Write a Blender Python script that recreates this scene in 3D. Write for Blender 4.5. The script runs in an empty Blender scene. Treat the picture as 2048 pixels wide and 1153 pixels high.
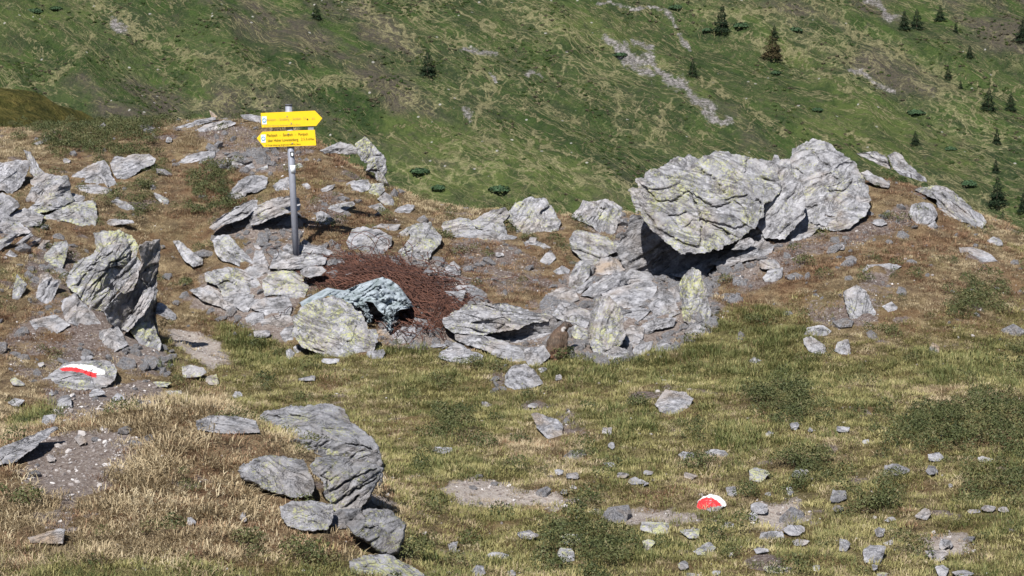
import bpy, bmesh, math, random
import numpy as np
from mathutils import Vector, Matrix

random.seed(7)
RNG = np.random.default_rng(11)
SC = bpy.context.scene

# ------------------------------------------------------------------ camera
F = 4107.0            # focal length in pixels of the 2048 px wide photograph
CAM_H = 3.86
PITCH = math.radians(8.0)
cam_d = bpy.data.cameras.new("camera")
cam_d.sensor_width = 36.0
cam_d.lens = 36.0 * F / 2048.0
cam_d.clip_start = 0.2
cam_d.clip_end = 4000.0
cam = bpy.data.objects.new("camera", cam_d)
cam.location = (0, 0, CAM_H)
cam.rotation_euler = (math.radians(90.0) - PITCH, 0, 0)
SC.collection.objects.link(cam)
SC.camera = cam

# ------------------------------------------------------------------ sky and sun
SUN_EL, SUN_AZ = math.radians(52.0), math.radians(70.0)   # azimuth: behind pure left, towards the viewer
to_sun = Vector((-math.cos(SUN_EL) * math.cos(SUN_AZ), -math.cos(SUN_EL) * math.sin(SUN_AZ), math.sin(SUN_EL)))
world = bpy.data.worlds.new("World")
SC.world = world
world.use_nodes = True
wn = world.node_tree
bg = wn.nodes["Background"]
sky = wn.nodes.new("ShaderNodeTexSky")
sky.sky_type = 'NISHITA'
sky.sun_disc = False
sky.sun_elevation = SUN_EL
sky.sun_rotation = math.atan2(to_sun.x, to_sun.y)
sky.altitude = 2200
wn.links.new(sky.outputs[0], bg.inputs[0])
bg.inputs[1].default_value = 0.06
sun_d = bpy.data.lights.new("sun", 'SUN')
sun_d.energy = 4.9
sun_d.angle = math.radians(0.53)
sun_d.color = (1.0, 0.965, 0.90)
sun = bpy.data.objects.new("sun", sun_d)
sun.rotation_euler = (-to_sun).to_track_quat('-Z', 'Y').to_euler()
sun.location = (0, 0, 30)
SC.collection.objects.link(sun)
SC.view_settings.view_transform = 'Standard'
SC.view_settings.look = 'None'
SC.view_settings.exposure = 0.72
SC.view_settings.gamma = 1.0

# ------------------------------------------------------------------ helpers: projection
CP, SP = math.cos(PITCH), math.sin(PITCH)

def ray(px, py):
    px = np.asarray(px, float); py = np.asarray(py, float)
    dx = (px - 1024.0) / F
    dz = (576.5 - py) / F
    return dx, CP + dz * SP, -SP + dz * CP

def unproj(px, py, Y):
    rx, ry, rz = ray(px, py)
    t = np.asarray(Y, float) / ry
    return np.stack([rx * t, ry * t, CAM_H + rz * t], -1)

def proj(x, y, z):
    dz = z - CAM_H
    fw = y * CP - dz * SP
    up = y * SP + dz * CP
    return 1024.0 + F * x / fw, 576.5 - F * up / fw

# ------------------------------------------------------------------ helpers: noise
_perm = RNG.permutation(256)
_perm = np.concatenate([_perm, _perm, _perm])
_grad = RNG.normal(size=(256, 3)); _grad /= np.linalg.norm(_grad, axis=1)[:, None]

def perlin(P):
    P = np.asarray(P, float)
    i = np.floor(P).astype(int); f = P - i
    u = f * f * f * (f * (f * 6 - 15) + 10)
    out = 0
    for a in (0, 1):
        wx = u[:, 0] if a else 1 - u[:, 0]
        for b in (0, 1):
            wy = u[:, 1] if b else 1 - u[:, 1]
            for c in (0, 1):
                wz = u[:, 2] if c else 1 - u[:, 2]
                h = _perm[_perm[_perm[(i[:, 0] + a) & 255] + ((i[:, 1] + b) & 255)] + ((i[:, 2] + c) & 255)]
                g = _grad[h]
                d = g[:, 0] * (f[:, 0] - a) + g[:, 1] * (f[:, 1] - b) + g[:, 2] * (f[:, 2] - c)
                out = out + wx * wy * wz * d
    return out * 1.6

def fbm(P, octs=4, gain=0.5):
    P = np.asarray(P, float); s = 0; a = 1.0
    for k in range(octs):
        s = s + a * perlin(P * (2.03 ** k) + 17.3 * k); a *= gain
    return s

def n2(x, y, sc, seed=0.0, octs=3):
    x = np.asarray(x, float).ravel(); y = np.asarray(y, float).ravel()
    return fbm(np.stack([x * sc, y * sc, np.full_like(x, seed)], -1), octs)

def sstep(a, b, x):
    t = np.clip((x - a) / (b - a), 0, 1)
    return t * t * (3 - 2 * t)

def poly_sd(px, py, poly):
    """signed distance in pixels, positive inside"""
    px = np.asarray(px, float).ravel(); py = np.asarray(py, float).ravel()
    P = np.asarray(poly, float); Q = np.roll(P, -1, 0)
    d = np.full(px.shape, 1e18); ins = np.zeros(px.shape, bool)
    for (x0, y0), (x1, y1) in zip(P, Q):
        ex, ey = x1 - x0, y1 - y0
        t = np.clip(((px - x0) * ex + (py - y0) * ey) / (ex * ex + ey * ey + 1e-9), 0, 1)
        d = np.minimum(d, (px - x0 - t * ex) ** 2 + (py - y0 - t * ey) ** 2)
        c = (y0 > py) != (y1 > py)
        xi = x0 + (py - y0) * ex / (ey if abs(ey) > 1e-9 else 1e-9)
        ins ^= c & (px < xi)
    d = np.sqrt(d)
    return np.where(ins, d, -d)

def line_d(px, py, pts):
    px = np.asarray(px, float).ravel(); py = np.asarray(py, float).ravel()
    d = np.full(px.shape, 1e18)
    for (x0, y0), (x1, y1) in zip(pts[:-1], pts[1:]):
        ex, ey = x1 - x0, y1 - y0
        t = np.clip(((px - x0) * ex + (py - y0) * ey) / (ex * ex + ey * ey + 1e-9), 0, 1)
        d = np.minimum(d, (px - x0 - t * ex) ** 2 + (py - y0 - t * ey) ** 2)
    return np.sqrt(d)

# ------------------------------------------------------------------ helpers: meshes and objects
def link(o):
    SC.collection.objects.link(o); return o

def mesh_from(name, V, faces=None, quads=None, tris=None, smooth=False):
    """fast mesh build from numpy; quads (n,4) and tris (m,3)"""
    me = bpy.data.meshes.new(name)
    V = np.asarray(V, np.float32)
    loops = []; starts = []; n = 0
    if quads is not None and len(quads):
        q = np.asarray(quads, np.int32); loops.append(q.ravel()); starts.append(n + 4 * np.arange(len(q))); n += q.size
    if tris is not None and len(tris):
        t = np.asarray(tris, np.int32); loops.append(t.ravel()); starts.append(n + 3 * np.arange(len(t))); n += t.size
    me.vertices.add(len(V)); me.vertices.foreach_set("co", V.ravel())
    if loops:
        L = np.concatenate(loops); S = np.concatenate(starts)
        me.loops.add(len(L)); me.loops.foreach_set("vertex_index", L.astype(np.int32))
        me.polygons.add(len(S)); me.polygons.foreach_set("loop_start", S.astype(np.int32))
        if smooth:
            me.polygons.foreach_set("use_smooth", np.ones(len(S), bool))
    me.update(calc_edges=True)
    me.validate()
    return me

def add_obj(name, me, mat=None, parent=None, loc=None):
    o = bpy.data.objects.new(name, me)
    if mat is not None and me is not None:
        if len(me.materials) == 0:
            me.materials.append(mat)
    if loc is not None:
        o.location = loc
    if parent is not None:
        o.parent = parent
    return link(o)

def tag(o, label=None, cat=None, group=None, kind=None):
    if label: o["label"] = label
    if cat: o["category"] = cat
    if group: o["group"] = group
    if kind: o["kind"] = kind
    return o

def fattr(me, name, vals, dom='POINT'):
    a = me.attributes.new(name, 'FLOAT', dom)
    a.data.foreach_set("value", np.asarray(vals, np.float32).ravel())

# ------------------------------------------------------------------ helpers: materials
class NT:
    def __init__(self, name):
        self.m = bpy.data.materials.new(name); self.m.use_nodes = True
        self.t = self.m.node_tree; self.t.nodes.clear()
        self.out = self.t.nodes.new("ShaderNodeOutputMaterial")
    def n(self, typ, ins=None, **props):
        nd = self.t.nodes.new("ShaderNode" + typ)
        for k, v in props.items(): setattr(nd, k, v)
        for k, v in (ins or {}).items():
            s = nd.inputs[k]
            if hasattr(v, "is_linked") or hasattr(v, "links"): self.t.links.new(v, s)
            else: s.default_value = v
        return nd
    def math(self, op, a, b=0.0, c=0.0, clamp=False):
        return self.n("Math", {0: a, 1: b, 2: c}, operation=op, use_clamp=clamp).outputs[0]
    def mix(self, fac, a, b, blend='MIX'):
        nd = self.n("Mix", None, data_type='RGBA', blend_type=blend)
        for k, v in ((0, fac), (6, a), (7, b)):
            s = nd.inputs[k]
            if hasattr(v, "links"): self.t.links.new(v, s)
            else: s.default_value = (v if k == 0 or len(v) == 4 else (*v, 1.0))
        return nd.outputs[2]
    def ramp(self, fac, stops, interp='LINEAR'):
        nd = self.n("ValToRGB", {0: fac}); cr = nd.color_ramp; cr.interpolation = interp
        while len(cr.elements) < len(stops): cr.elements.new(0.5)
        for e, (p, c) in zip(cr.elements, stops):
            e.position = p; e.color = (c, c, c, 1) if isinstance(c, (int, float)) else (*c, 1)
        return nd.outputs[0]
    def noise(self, vec, scale, detail=4, rough=0.55, dist=0.0):
        ins = {"Scale": scale, "Detail": detail, "Roughness": rough, "Distortion": dist}
        if vec is not None: ins["Vector"] = vec
        return self.n("TexNoise", ins).outputs[0]
    def attr(self, name, typ='GEOMETRY'):
        return self.n("Attribute", None, attribute_name=name, attribute_type=typ)
    def bsdf(self, color, rough=0.9, bump=None, strength=0.3, dist=0.02, spec=0.2, metallic=0.0):
        ins = {"Base Color": color if hasattr(color, "links") else (*color, 1), "Roughness": rough, "Specular IOR Level": spec, "Metallic": metallic}
        if bump is not None:
            b = self.n("Bump", {"Height": bump, "Strength": strength, "Distance": dist}); ins["Normal"] = b.outputs[0]
        s = self.n("BsdfPrincipled", ins)
        self.t.links.new(s.outputs[0], self.out.inputs[0]); return s

# rock: grey schist with foliation, yellow map lichen and black lichen. Object colour: R lichen, G darkness (own tone and painted shade), B warmth, A foliation angle / pi
def make_rock_mat():
    N = NT("schist_rock")
    oi = N.n("ObjectInfo"); tc = N.n("TexCoord")
    sep = N.n("SeparateColor", {0: oi.outputs["Color"]})
    li, dk, wm = sep.outputs[0], sep.outputs[1], sep.outputs[2]
    ang = N.math('MULTIPLY', oi.outputs["Alpha"], math.pi)
    off = N.n("CombineXYZ", {0: N.math('MULTIPLY', oi.outputs["Random"], 37.0), 1: N.math('MULTIPLY', oi.outputs["Random"], 91.0), 2: 3.0}).outputs[0]
    vec = N.n("VectorMath", {0: tc.outputs["Object"], 1: off}, operation='ADD').outputs[0]
    rot = N.n("VectorRotate", {"Vector": vec, "Axis": (0, 1, 0), "Angle": ang}, rotation_type='AXIS_ANGLE').outputs[0]
    st = N.n("VectorMath", {0: rot, 1: (1.0, 1.6, 3.4)}, operation='MULTIPLY').outputs[0]
    big = N.noise(vec, 2.6, 5, 0.6)
    fol = N.noise(st, 5.0, 7, 0.70, 0.15)
    mot = N.noise(vec, 8.0, 9, 0.78)
    fine = N.noise(vec, 55.0, 4, 0.7)
    ff = N.math('ADD', N.math('MULTIPLY', mot, 0.84), N.math('MULTIPLY', fol, 0.16))
    col = N.ramp(ff, [(0.39, (0.10, 0.098, 0.105)), (0.445, (0.26, 0.258, 0.278)), (0.52, (0.39, 0.388, 0.42)), (0.61, (0.57, 0.566, 0.605))])
    col = N.mix(N.ramp(big, [(0.35, 0.35), (0.6, 0.0)]), col, (0.30, 0.29, 0.295))
    col = N.mix(N.ramp(fine, [(0.30, 0.6), (0.45, 0.0)]), col, (0.17, 0.165, 0.175))
    # ochre / pinkish stain
    st2 = N.noise(vec, 2.2, 4, 0.6)
    col = N.mix(N.math('MULTIPLY', N.ramp(st2, [(0.48, 0.0), (0.66, 1.0)]), N.math('ADD', N.math('MULTIPLY', wm, 0.9), 0.18)), col, (0.40, 0.31, 0.235))
    # dark thin crack lines along the foliation
    ck = N.noise(st, 1.7, 6, 0.66, 0.9)
    cl = N.math('ABSOLUTE', N.math('SUBTRACT', ck, 0.5))
    col = N.mix(N.math('MULTIPLY', N.ramp(cl, [(0.003, 0.6), (0.008, 0.0)]), N.ramp(big, [(0.44, 1.0), (0.62, 0.0)])), col, (0.07, 0.068, 0.07))
    # black lichen; grows with darkness, so also on rocks with painted shade
    bl = N.noise(vec, 8.5, 5, 0.7)
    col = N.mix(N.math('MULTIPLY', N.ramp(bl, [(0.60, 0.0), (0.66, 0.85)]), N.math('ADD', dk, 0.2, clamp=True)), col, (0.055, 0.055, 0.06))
    # yellow-green map lichen: large islands broken by small ones
    l1 = N.noise(vec, 4.2, 4, 0.6); l2 = N.noise(vec, 34.0, 5, 0.78)
    lm = N.math('ADD', N.math('MULTIPLY', l1, 0.36), N.math('MULTIPLY', l2, 0.64))
    thr = N.math('SUBTRACT', 0.63, N.math('MULTIPLY', li, 0.135))
    lf = N.math('MULTIPLY', N.math('SUBTRACT', lm, thr), 26.0, clamp=True)
    lc = N.mix(N.noise(vec, 60.0, 2), (0.42, 0.43, 0.19), (0.58, 0.585, 0.33))
    col = N.mix(N.math('MULTIPLY', lf, 0.85), col, lc)
    # pale quartz flecks
    col = N.mix(N.ramp(N.noise(st, 16.0, 3, 0.6), [(0.68, 0.0), (0.74, 0.55)]), col, (0.72, 0.71, 0.70))
    # whole-rock tint: own tone, and shade painted into recess rocks
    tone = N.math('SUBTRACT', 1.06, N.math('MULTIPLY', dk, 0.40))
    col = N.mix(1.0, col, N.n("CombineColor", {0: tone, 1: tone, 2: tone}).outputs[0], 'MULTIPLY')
    hgt = N.math('ADD', N.math('ADD', N.math('MULTIPLY', fol, 0.2), N.math('MULTIPLY', mot, 1.2)), N.math('ADD', N.math('MULTIPLY', fine, 0.35), N.math('MULTIPLY', N.ramp(cl, [(0.0, 0.0), (0.03, 1.0)]), 0.35)))
    N.bsdf(col, 0.88, hgt, 1.0, 0.05, 0.18)
    return N.m

def flat_mat(name, c, rough=0.7, spec=0.3, metallic=0.0, var=0.12, scale=30.0, bump=0.15, bdist=0.004):
    N = NT(name); tc = N.n("TexCoord")
    nz = N.noise(tc.outputs["Object"], scale, 4, 0.6)
    col = N.mix(nz, tuple(x * (1 - var) for x in c), tuple(min(1, x * (1 + var)) for x in c))
    N.bsdf(col, rough, nz, bump, bdist, spec, metallic)
    return N.m

ROCK = make_rock_mat()

def worn_paint(name, c):
    N = NT(name); tc = N.n("TexCoord").outputs["Object"]
    a = N.noise(tc, 26.0, 6, 0.75); b = N.noise(tc, 9.0, 4, 0.6)
    col = N.mix(b, tuple(x * .82 for x in c), c)
    col = N.mix(N.ramp(N.math('ADD', N.math('MULTIPLY', a, .7), N.math('MULTIPLY', b, .3)), [(.575, 0.0), (.62, 1.0)]), col, (0.36, 0.35, 0.36))
    N.bsdf(col, .7, a, .8, .02, .2); return N.m

# ================================================================== TERRAIN
# control points of the near ridge: (photo x, photo y, distance) or plain world points
def _zpt(px, py, z):
    rx, ry, rz = ray(px, py)
    t = (z - CAM_H) / rz
    return (float(rx * t), float(ry * t), z)
def _ypt(px, py, Y):
    return tuple(float(v) for v in unproj(px, py, Y))
CTRL = [_zpt(*a) for a in [
    (1100, 1150, 0), (1500, 1150, 0), (2040, 1150, .05), (900, 950, 0), (1300, 950, 0), (1700, 950, .02), (2040, 950, .10),
    (900, 760, 0), (1200, 745, 0), (1450, 760, .05), (1700, 800, .08), (2040, 820, .2), (420, 750, .05), (600, 740, .02), (250, 780, .1), (60, 800, .15),
    (850, 1100, .03), (1250, 690, .10), (380, 690, .10)]]
CTRL += [_ypt(*a) for a in [
    (20, 690, 20.4), (100, 625, 21.15), (150, 605, 21.35), (185, 628, 21.2), (220, 650, 21.0), (255, 682, 20.8), (60, 520, 22.8), (20, 450, 24), (200, 450, 24.6), (330, 560, 24.3), (380, 640, 23.2), (300, 400, 26), (400, 400, 26),
    (100, 340, 27), (350, 300, 28), (500, 300, 28), (20, 262, 30.5), (200, 257, 30), (350, 245, 29.6), (520, 242, 29.3), (600, 264, 28.7), (680, 330, 27.5),
    (760, 395, 27), (700, 400, 26.3), (640, 440, 25.4), (500, 470, 24.8), (593, 515, 24.3), (450, 540, 24), (480, 650, 22.9), (860, 410, 27.5),
    (960, 420, 27.2), (1120, 440, 26.6), (1080, 500, 25.5), (950, 520, 25), (800, 530, 24.4), (1100, 580, 24), (880, 600, 23.4), (760, 600, 23.4),
    (800, 680, 22.3), (900, 680, 22.3), (1000, 640, 23), (1200, 480, 25.8), (1200, 600, 23.6), (1290, 450, 26.5), (1390, 560, 24.4), (1300, 545, 25.6), (1340, 520, 26.1), (1270, 510, 26.0),
    (1380, 650, 22.6), (1480, 600, 23.3), (1460, 520, 24.6), (1560, 490, 25), (1700, 460, 25.3), (1750, 560, 23.5), (1700, 640, 22.4), (1600, 690, 21.8),
    (1800, 430, 25.8), (1780, 372, 26.6), (1850, 382, 26.6), (1900, 500, 24.8), (1960, 470, 26), (2040, 495, 25.8), (2040, 600, 23.5), (2040, 700, 21.8),
    (1900, 650, 22.3), (1600, 400, 26.5), (1450, 450, 26.2),
    (0, 905, 14.6), (130, 862, 15.3), (300, 803, 15.6), (420, 812, 15.6), (490, 852, 15.3), (600, 900, 14.9), (300, 900, 14.6), (200, 1000, 13.6),
    (450, 1000, 13.55), (450, 1045, 13.4), (300, 1030, 13.35), (300, 1140, 12.3), (60, 1140, 12.4), (550, 1130, 12.7), (700, 1140, 12.9), (750, 1070, 13.7)]]
def _xat(px, Y): return (px - 1024.0) / F * Y
CTRL += [(_xat(px, Y), Y, z) for px, Y, z in [
    (20, 33.5, 1.45), (350, 32.5, 1.45), (600, 31.5, .9), (760, 30, .3), (960, 30, .2), (1120, 29.5, .1), (1290, 29.5, .2), (1600, 29.5, .4), (1850, 29.5, .5), (2040, 29.5, -.1),
    (0, 42, -2), (500, 42, -2.5), (1000, 40, -3), (1500, 40, -3), (2040, 40, -3.2),
    (0, 17.2, .2), (200, 17.6, .15), (400, 17.6, .1), (600, 17.0, .04), (800, 15.6, .02)]]
CTRL += [(0, 0, 2.2), (-6, 0, 2.2), (6, 0, 2.2), (0, 6, 1.1), (-4, 7, 1.0), (4, 7, .8), (0, 10, .25), (-3, 10, .42), (3, 10, .15),
         (-12, 15, .9), (-12, 24, 1.5), (12, 15, .4), (12, 24, .6), (-13, 31, 1.8), (13, 31, -.2), (-14, 5, 1.6), (14, 5, 1.1), (0, -8, 2.8)]
CT = np.array(CTRL)

def _tps_k(r2):
    return 0.5 * r2 * np.log(r2 + 1e-12)
_n = len(CT)
_A = np.zeros((_n + 3, _n + 3))
_d2 = ((CT[:, None, :2] - CT[None, :, :2]) ** 2).sum(-1)
_A[:_n, :_n] = _tps_k(_d2) + np.eye(_n) * 0.15
_A[:_n, _n] = 1; _A[:_n, _n + 1:] = CT[:, :2]
_A[_n:, :_n] = _A[:_n, _n:].T
_w = np.linalg.solve(_A, np.concatenate([CT[:, 2], np.zeros(3)]))

def base_z(x, y):
    x = np.asarray(x, float).ravel(); y = np.asarray(y, float).ravel()
    out = np.empty_like(x)
    for i in range(0, len(x), 20000):
        xs, ys = x[i:i + 20000], y[i:i + 20000]
        d2 = (xs[:, None] - CT[None, :, 0]) ** 2 + (ys[:, None] - CT[None, :, 1]) ** 2
        out[i:i + 20000] = _tps_k(d2) @ _w[:_n] + _w[_n] + _w[_n + 1] * xs + _w[_n + 2] * ys
    return out

def ground_raw(x, y):
    """near ridge; beyond it the slope drops into the valley"""
    x = np.asarray(x, float).ravel(); y = np.asarray(y, float).ravel()
    xc = np.clip(x, -13, 13); yc = np.clip(y, -8, 40)
    z = base_z(xc, yc)
    z = z - np.maximum(y - 40, 0) * 0.42 + np.maximum(-8 - y, 0) * 0.25
    z = np.maximum(z, -95 + 0.02 * np.abs(x))
    amp = np.clip(1.0 - np.maximum(y - 60, 0) / 100, 0.0, 1)
    z = z + amp * (0.055 * n2(x, y, 0.9, 1.0, 3) + 0.030 * n2(x, y, 3.2, 5.0, 2))
    return z

xs = np.unique(np.round(np.concatenate([-np.geomspace(8.2, 140, 24)[::-1], np.arange(-8.2, 8.21, 0.075), np.geomspace(8.2, 140, 24)]), 4))
ys = np.unique(np.round(np.concatenate([np.arange(-60, 10, 2.0), np.arange(10, 32.01, 0.075), np.geomspace(32.1, 330, 46)]), 4))
GX, GY = np.meshgrid(xs, ys)
GZ = ground_raw(GX, GY).reshape(GX.shape)

def ground_z(x, y):
    x = np.atleast_1d(np.asarray(x, float)); y = np.atleast_1d(np.asarray(y, float))
    i = np.clip(np.searchsorted(xs, x) - 1, 0, len(xs) - 2); j = np.clip(np.searchsorted(ys, y) - 1, 0, len(ys) - 2)
    u = np.clip((x - xs[i]) / (xs[i + 1] - xs[i]), 0, 1); v = np.clip((y - ys[j]) / (ys[j + 1] - ys[j]), 0, 1)
    return (GZ[j, i] * (1 - u) * (1 - v) + GZ[j, i + 1] * u * (1 - v) + GZ[j + 1, i] * (1 - u) * v + GZ[j + 1, i + 1] * u * v)

_Yc = np.arange(10.0, 31.5, 0.07)
def hit_many(px, py):
    """ground distance for several photo pixels, nan where the sight line clears the ridge"""
    rx, ry, rz = ray(np.asarray(px, float)[:, None], np.asarray(py, float)[:, None])
    t = _Yc[None] / ry
    g = ground_z((rx * t).ravel(), np.broadcast_to(_Yc[None], t.shape).ravel()).reshape(t.shape)
    b = CAM_H + rz * t < g
    out = _Yc[np.argmax(b, 1)].astype(float); out[~b.any(1)] = np.nan
    return out
_Ym = np.arange(9.0, 34.0, 0.03)
def hit(px, py):
    """distance at which the sight line through a photo pixel meets the ground, or None"""
    rx, ry, rz = ray(px, py)
    t = _Ym / ry
    g = ground_z(rx * t, _Ym)
    b = np.nonzero(CAM_H + rz * t < g)[0]
    return float(_Ym[b[0]]) if len(b) else None

# ------------------------------------------------------------------ vegetation zones (laid out on the ground)
Z_PATH = [[(325, 655), (400, 665), (450, 700), (470, 730), (420, 735), (345, 690)],
          [(860, 975), (940, 952), (1060, 980), (1150, 1000), (1110, 1022), (1000, 1008), (920, 1010)],
          [(1170, 1012), (1330, 1022), (1430, 1040), (1330, 1052), (1200, 1035)],
          [(1500, 1010), (1600, 1000), (1620, 1040), (1560, 1065), (1500, 1045)], [(700, 990), (760, 985), (790, 1010), (720, 1015)],
          [(1840, 1070), (1930, 1065), (1950, 1110), (1860, 1110)]]
Z_SOIL = [[(1600, 605), (1680, 585), (1770, 600), (1760, 655), (1680, 655), (1620, 645)],
          [(40, 500), (150, 480), (210, 600), (250, 690), (330, 700), (330, 750), (60, 770), (-20, 700), (60, 620)],
          [(1100, 820), (1150, 825), (1190, 870), (1150, 885), (1120, 870)], [(1300, 770), (1340, 765), (1370, 785), (1310, 800)],
          [(1540, 485), (1650, 455), (1730, 430), (1840, 400), (1870, 450), (1760, 480), (1640, 520), (1480, 600), (1430, 640), (1425, 590)],
          [(1700, 560), (1740, 540), (1800, 570), (1780, 600), (1720, 580)], [(900, 480), (1000, 470), (1080, 520), (1120, 580), (1010, 590), (930, 560)],
          [(340, 255), (480, 240), (560, 300), (640, 320), (560, 350), (430, 340), (420, 290)], [(1180, 440), (1260, 430), (1300, 450), (1240, 510), (1190, 500)],
          [(970, 740), (1020, 735), (1020, 790), (980, 785)], [(600, 370), (700, 390), (690, 460), (610, 460)]]
Z_GRAVEL = [[(40, 880), (200, 855), (290, 880), (260, 950), (130, 1010), (50, 960)], [(90, 780), (320, 760), (330, 800), (120, 850)], [(130, 990), (160, 1000), (140, 1060), (90, 1060)]]
Z_SHRUB = [[(80, 268), (200, 252), (320, 252), (300, 292), (200, 312), (100, 300)], [(1770, 870), (1850, 825), (1960, 812), (2060, 812), (2060, 905), (1850, 905)],
           [(1490, 800), (1600, 775), (1645, 830), (1560, 855)], [(1915, 965), (2060, 950), (2060, 1005), (1930, 1000)], [(1100, 1065), (1180, 1042), (1255, 1090), (1240, 1150), (1100, 1140)],
           [(232, 398), (290, 402), (285, 426), (250, 420)], [(1500, 985), (1600, 975), (1610, 1000), (1520, 1005)], [(380, 350), (460, 335), (470, 430), (390, 440)],
           [(1005, 430), (1032, 440), (1035, 475), (1012, 478)], [(870, 835), (930, 830), (940, 860), (880, 868)], [(1690, 1010), (1790, 1000), (1800, 1035), (1700, 1030)],
           [(1740, 530), (1790, 545), (1780, 565), (1745, 560)], [(1900, 590), (2000, 570), (2020, 610), (1920, 630)], [(1570, 920), (1690, 930), (1680, 965), (1590, 960)], [(240, 405), (330, 330), (300, 400)]]
Z_LUSH = [[(1360, 640), (1480, 590), (1620, 640), (1660, 750), (1560, 800), (1440, 780), (1370, 720)], [(1080, 720), (1330, 690), (1420, 740), (1240, 775), (1080, 770)], [(1820, 700), (2000, 690), (2060, 800), (1880, 800)],
          [(420, 640), (500, 650), (600, 720), (620, 760), (480, 740), (430, 690)], [(750, 690), (880, 690), (880, 720), (760, 720)], [(300, 680), (360, 700), (350, 740), (290, 735)],
          [(1180, 820), (1300, 830), (1330, 900), (1220, 900)], [(1400, 840), (1560, 850), (1560, 900), (1420, 910)], [(20, 830), (110, 800), (130, 840), (30, 870)]]
Z_RUST = [[(-20, 440), (120, 430), (200, 450), (200, 490), (60, 520), (-20, 520)], [(560, 380), (760, 400), (780, 450), (700, 500), (560, 480)], [(330, 320), (480, 290), (500, 400), (420, 450), (340, 420)],
          [(880, 480), (1060, 470), (1130, 520), (1140, 600), (1000, 620), (900, 600)], [(1690, 300), (1790, 310), (1860, 360), (1860, 400), (1740, 390)], [(1440, 500), (1560, 480), (1720, 440), (1880, 420), (1940, 480), (1760, 520), (1560, 600), (1430, 640)],
          [(380, 830), (520, 860), (600, 960), (560, 1010), (440, 960)], [(560, 240), (680, 280), (700, 340), (620, 340)], [(640, 1060), (760, 1070), (760, 1110), (660, 1110)], [(1780, 430), (1900, 450), (1980, 480), (1900, 500)],
          [(-20, 600), (150, 640), (220, 700), (100, 700), (-20, 690)]]
Z_STRAW = [[(780, 370), (960, 400), (960, 440), (800, 430)], [(-20, 250), (100, 300), (40, 340), (-20, 320)], [(330, 240), (640, 250), (640, 300), (340, 300)], [(200, 780), (420, 780), (500, 860), (440, 900), (250, 860)],
           [(120, 900), (400, 880), (540, 960), (480, 1040), (300, 1060), (140, 1000)], [(1690, 300), (1760, 312), (1780, 340), (1710, 330)], [(960, 880), (1130, 870), (1210, 960), (1090, 975), (960, 930)], [(1340, 890), (1450, 910), (1420, 960), (1340, 930)],
           [(1840, 780), (1980, 760), (2060, 800), (1900, 830)], [(1420, 570), (1480, 570), (1480, 600), (1430, 600)]]

Z_RUBBLE = [[(1120, 570), (1170, 500), (1250, 470), (1440, 530), (1425, 660), (1340, 700), (1200, 725), (1090, 700), (1000, 690), (900, 700), (890, 640), (1080, 620)],
            [(750, 640), (860, 610), (960, 585), (985, 610), (900, 640), (890, 700), (770, 695)], [(-20, 430), (90, 425), (60, 470), (-20, 480)], [(490, 485), (680, 490), (700, 560), (600, 590), (570, 690), (480, 650), (390, 610), (400, 560), (500, 545)],
            [(430, 300), (560, 300), (540, 345), (430, 335)], [(215, 640), (330, 690), (340, 745), (240, 725)], [(420, 440), (600, 430), (612, 478), (440, 478)], [(620, 505), (860, 510), (950, 570), (900, 640), (740, 600)], [(1230, 430), (1450, 500), (1560, 500), (1500, 560), (1250, 560)], [(1530, 430), (1560, 400), (1640, 450), (1540, 510)]]
def zone(polys, px, py, soft=10.0, seed=0.0, wob=10.0):
    x = np.asarray(px, float).ravel(); y = np.asarray(py, float).ravel()
    wx = wob * n2(x, y, 0.03, seed, 2)
    w = np.zeros_like(x)
    for P in polys:
        P = np.asarray(P, float)
        m = (x > P[:, 0].min() - 40) & (x < P[:, 0].max() + 40) & (y > P[:, 1].min() - 40) & (y < P[:, 1].max() + 40)
        if m.any():
            sd = poly_sd(x[m], y[m], P) + wx[m]
            w[m] = np.maximum(w[m], sstep(-soft, soft, sd))
    return w

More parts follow.
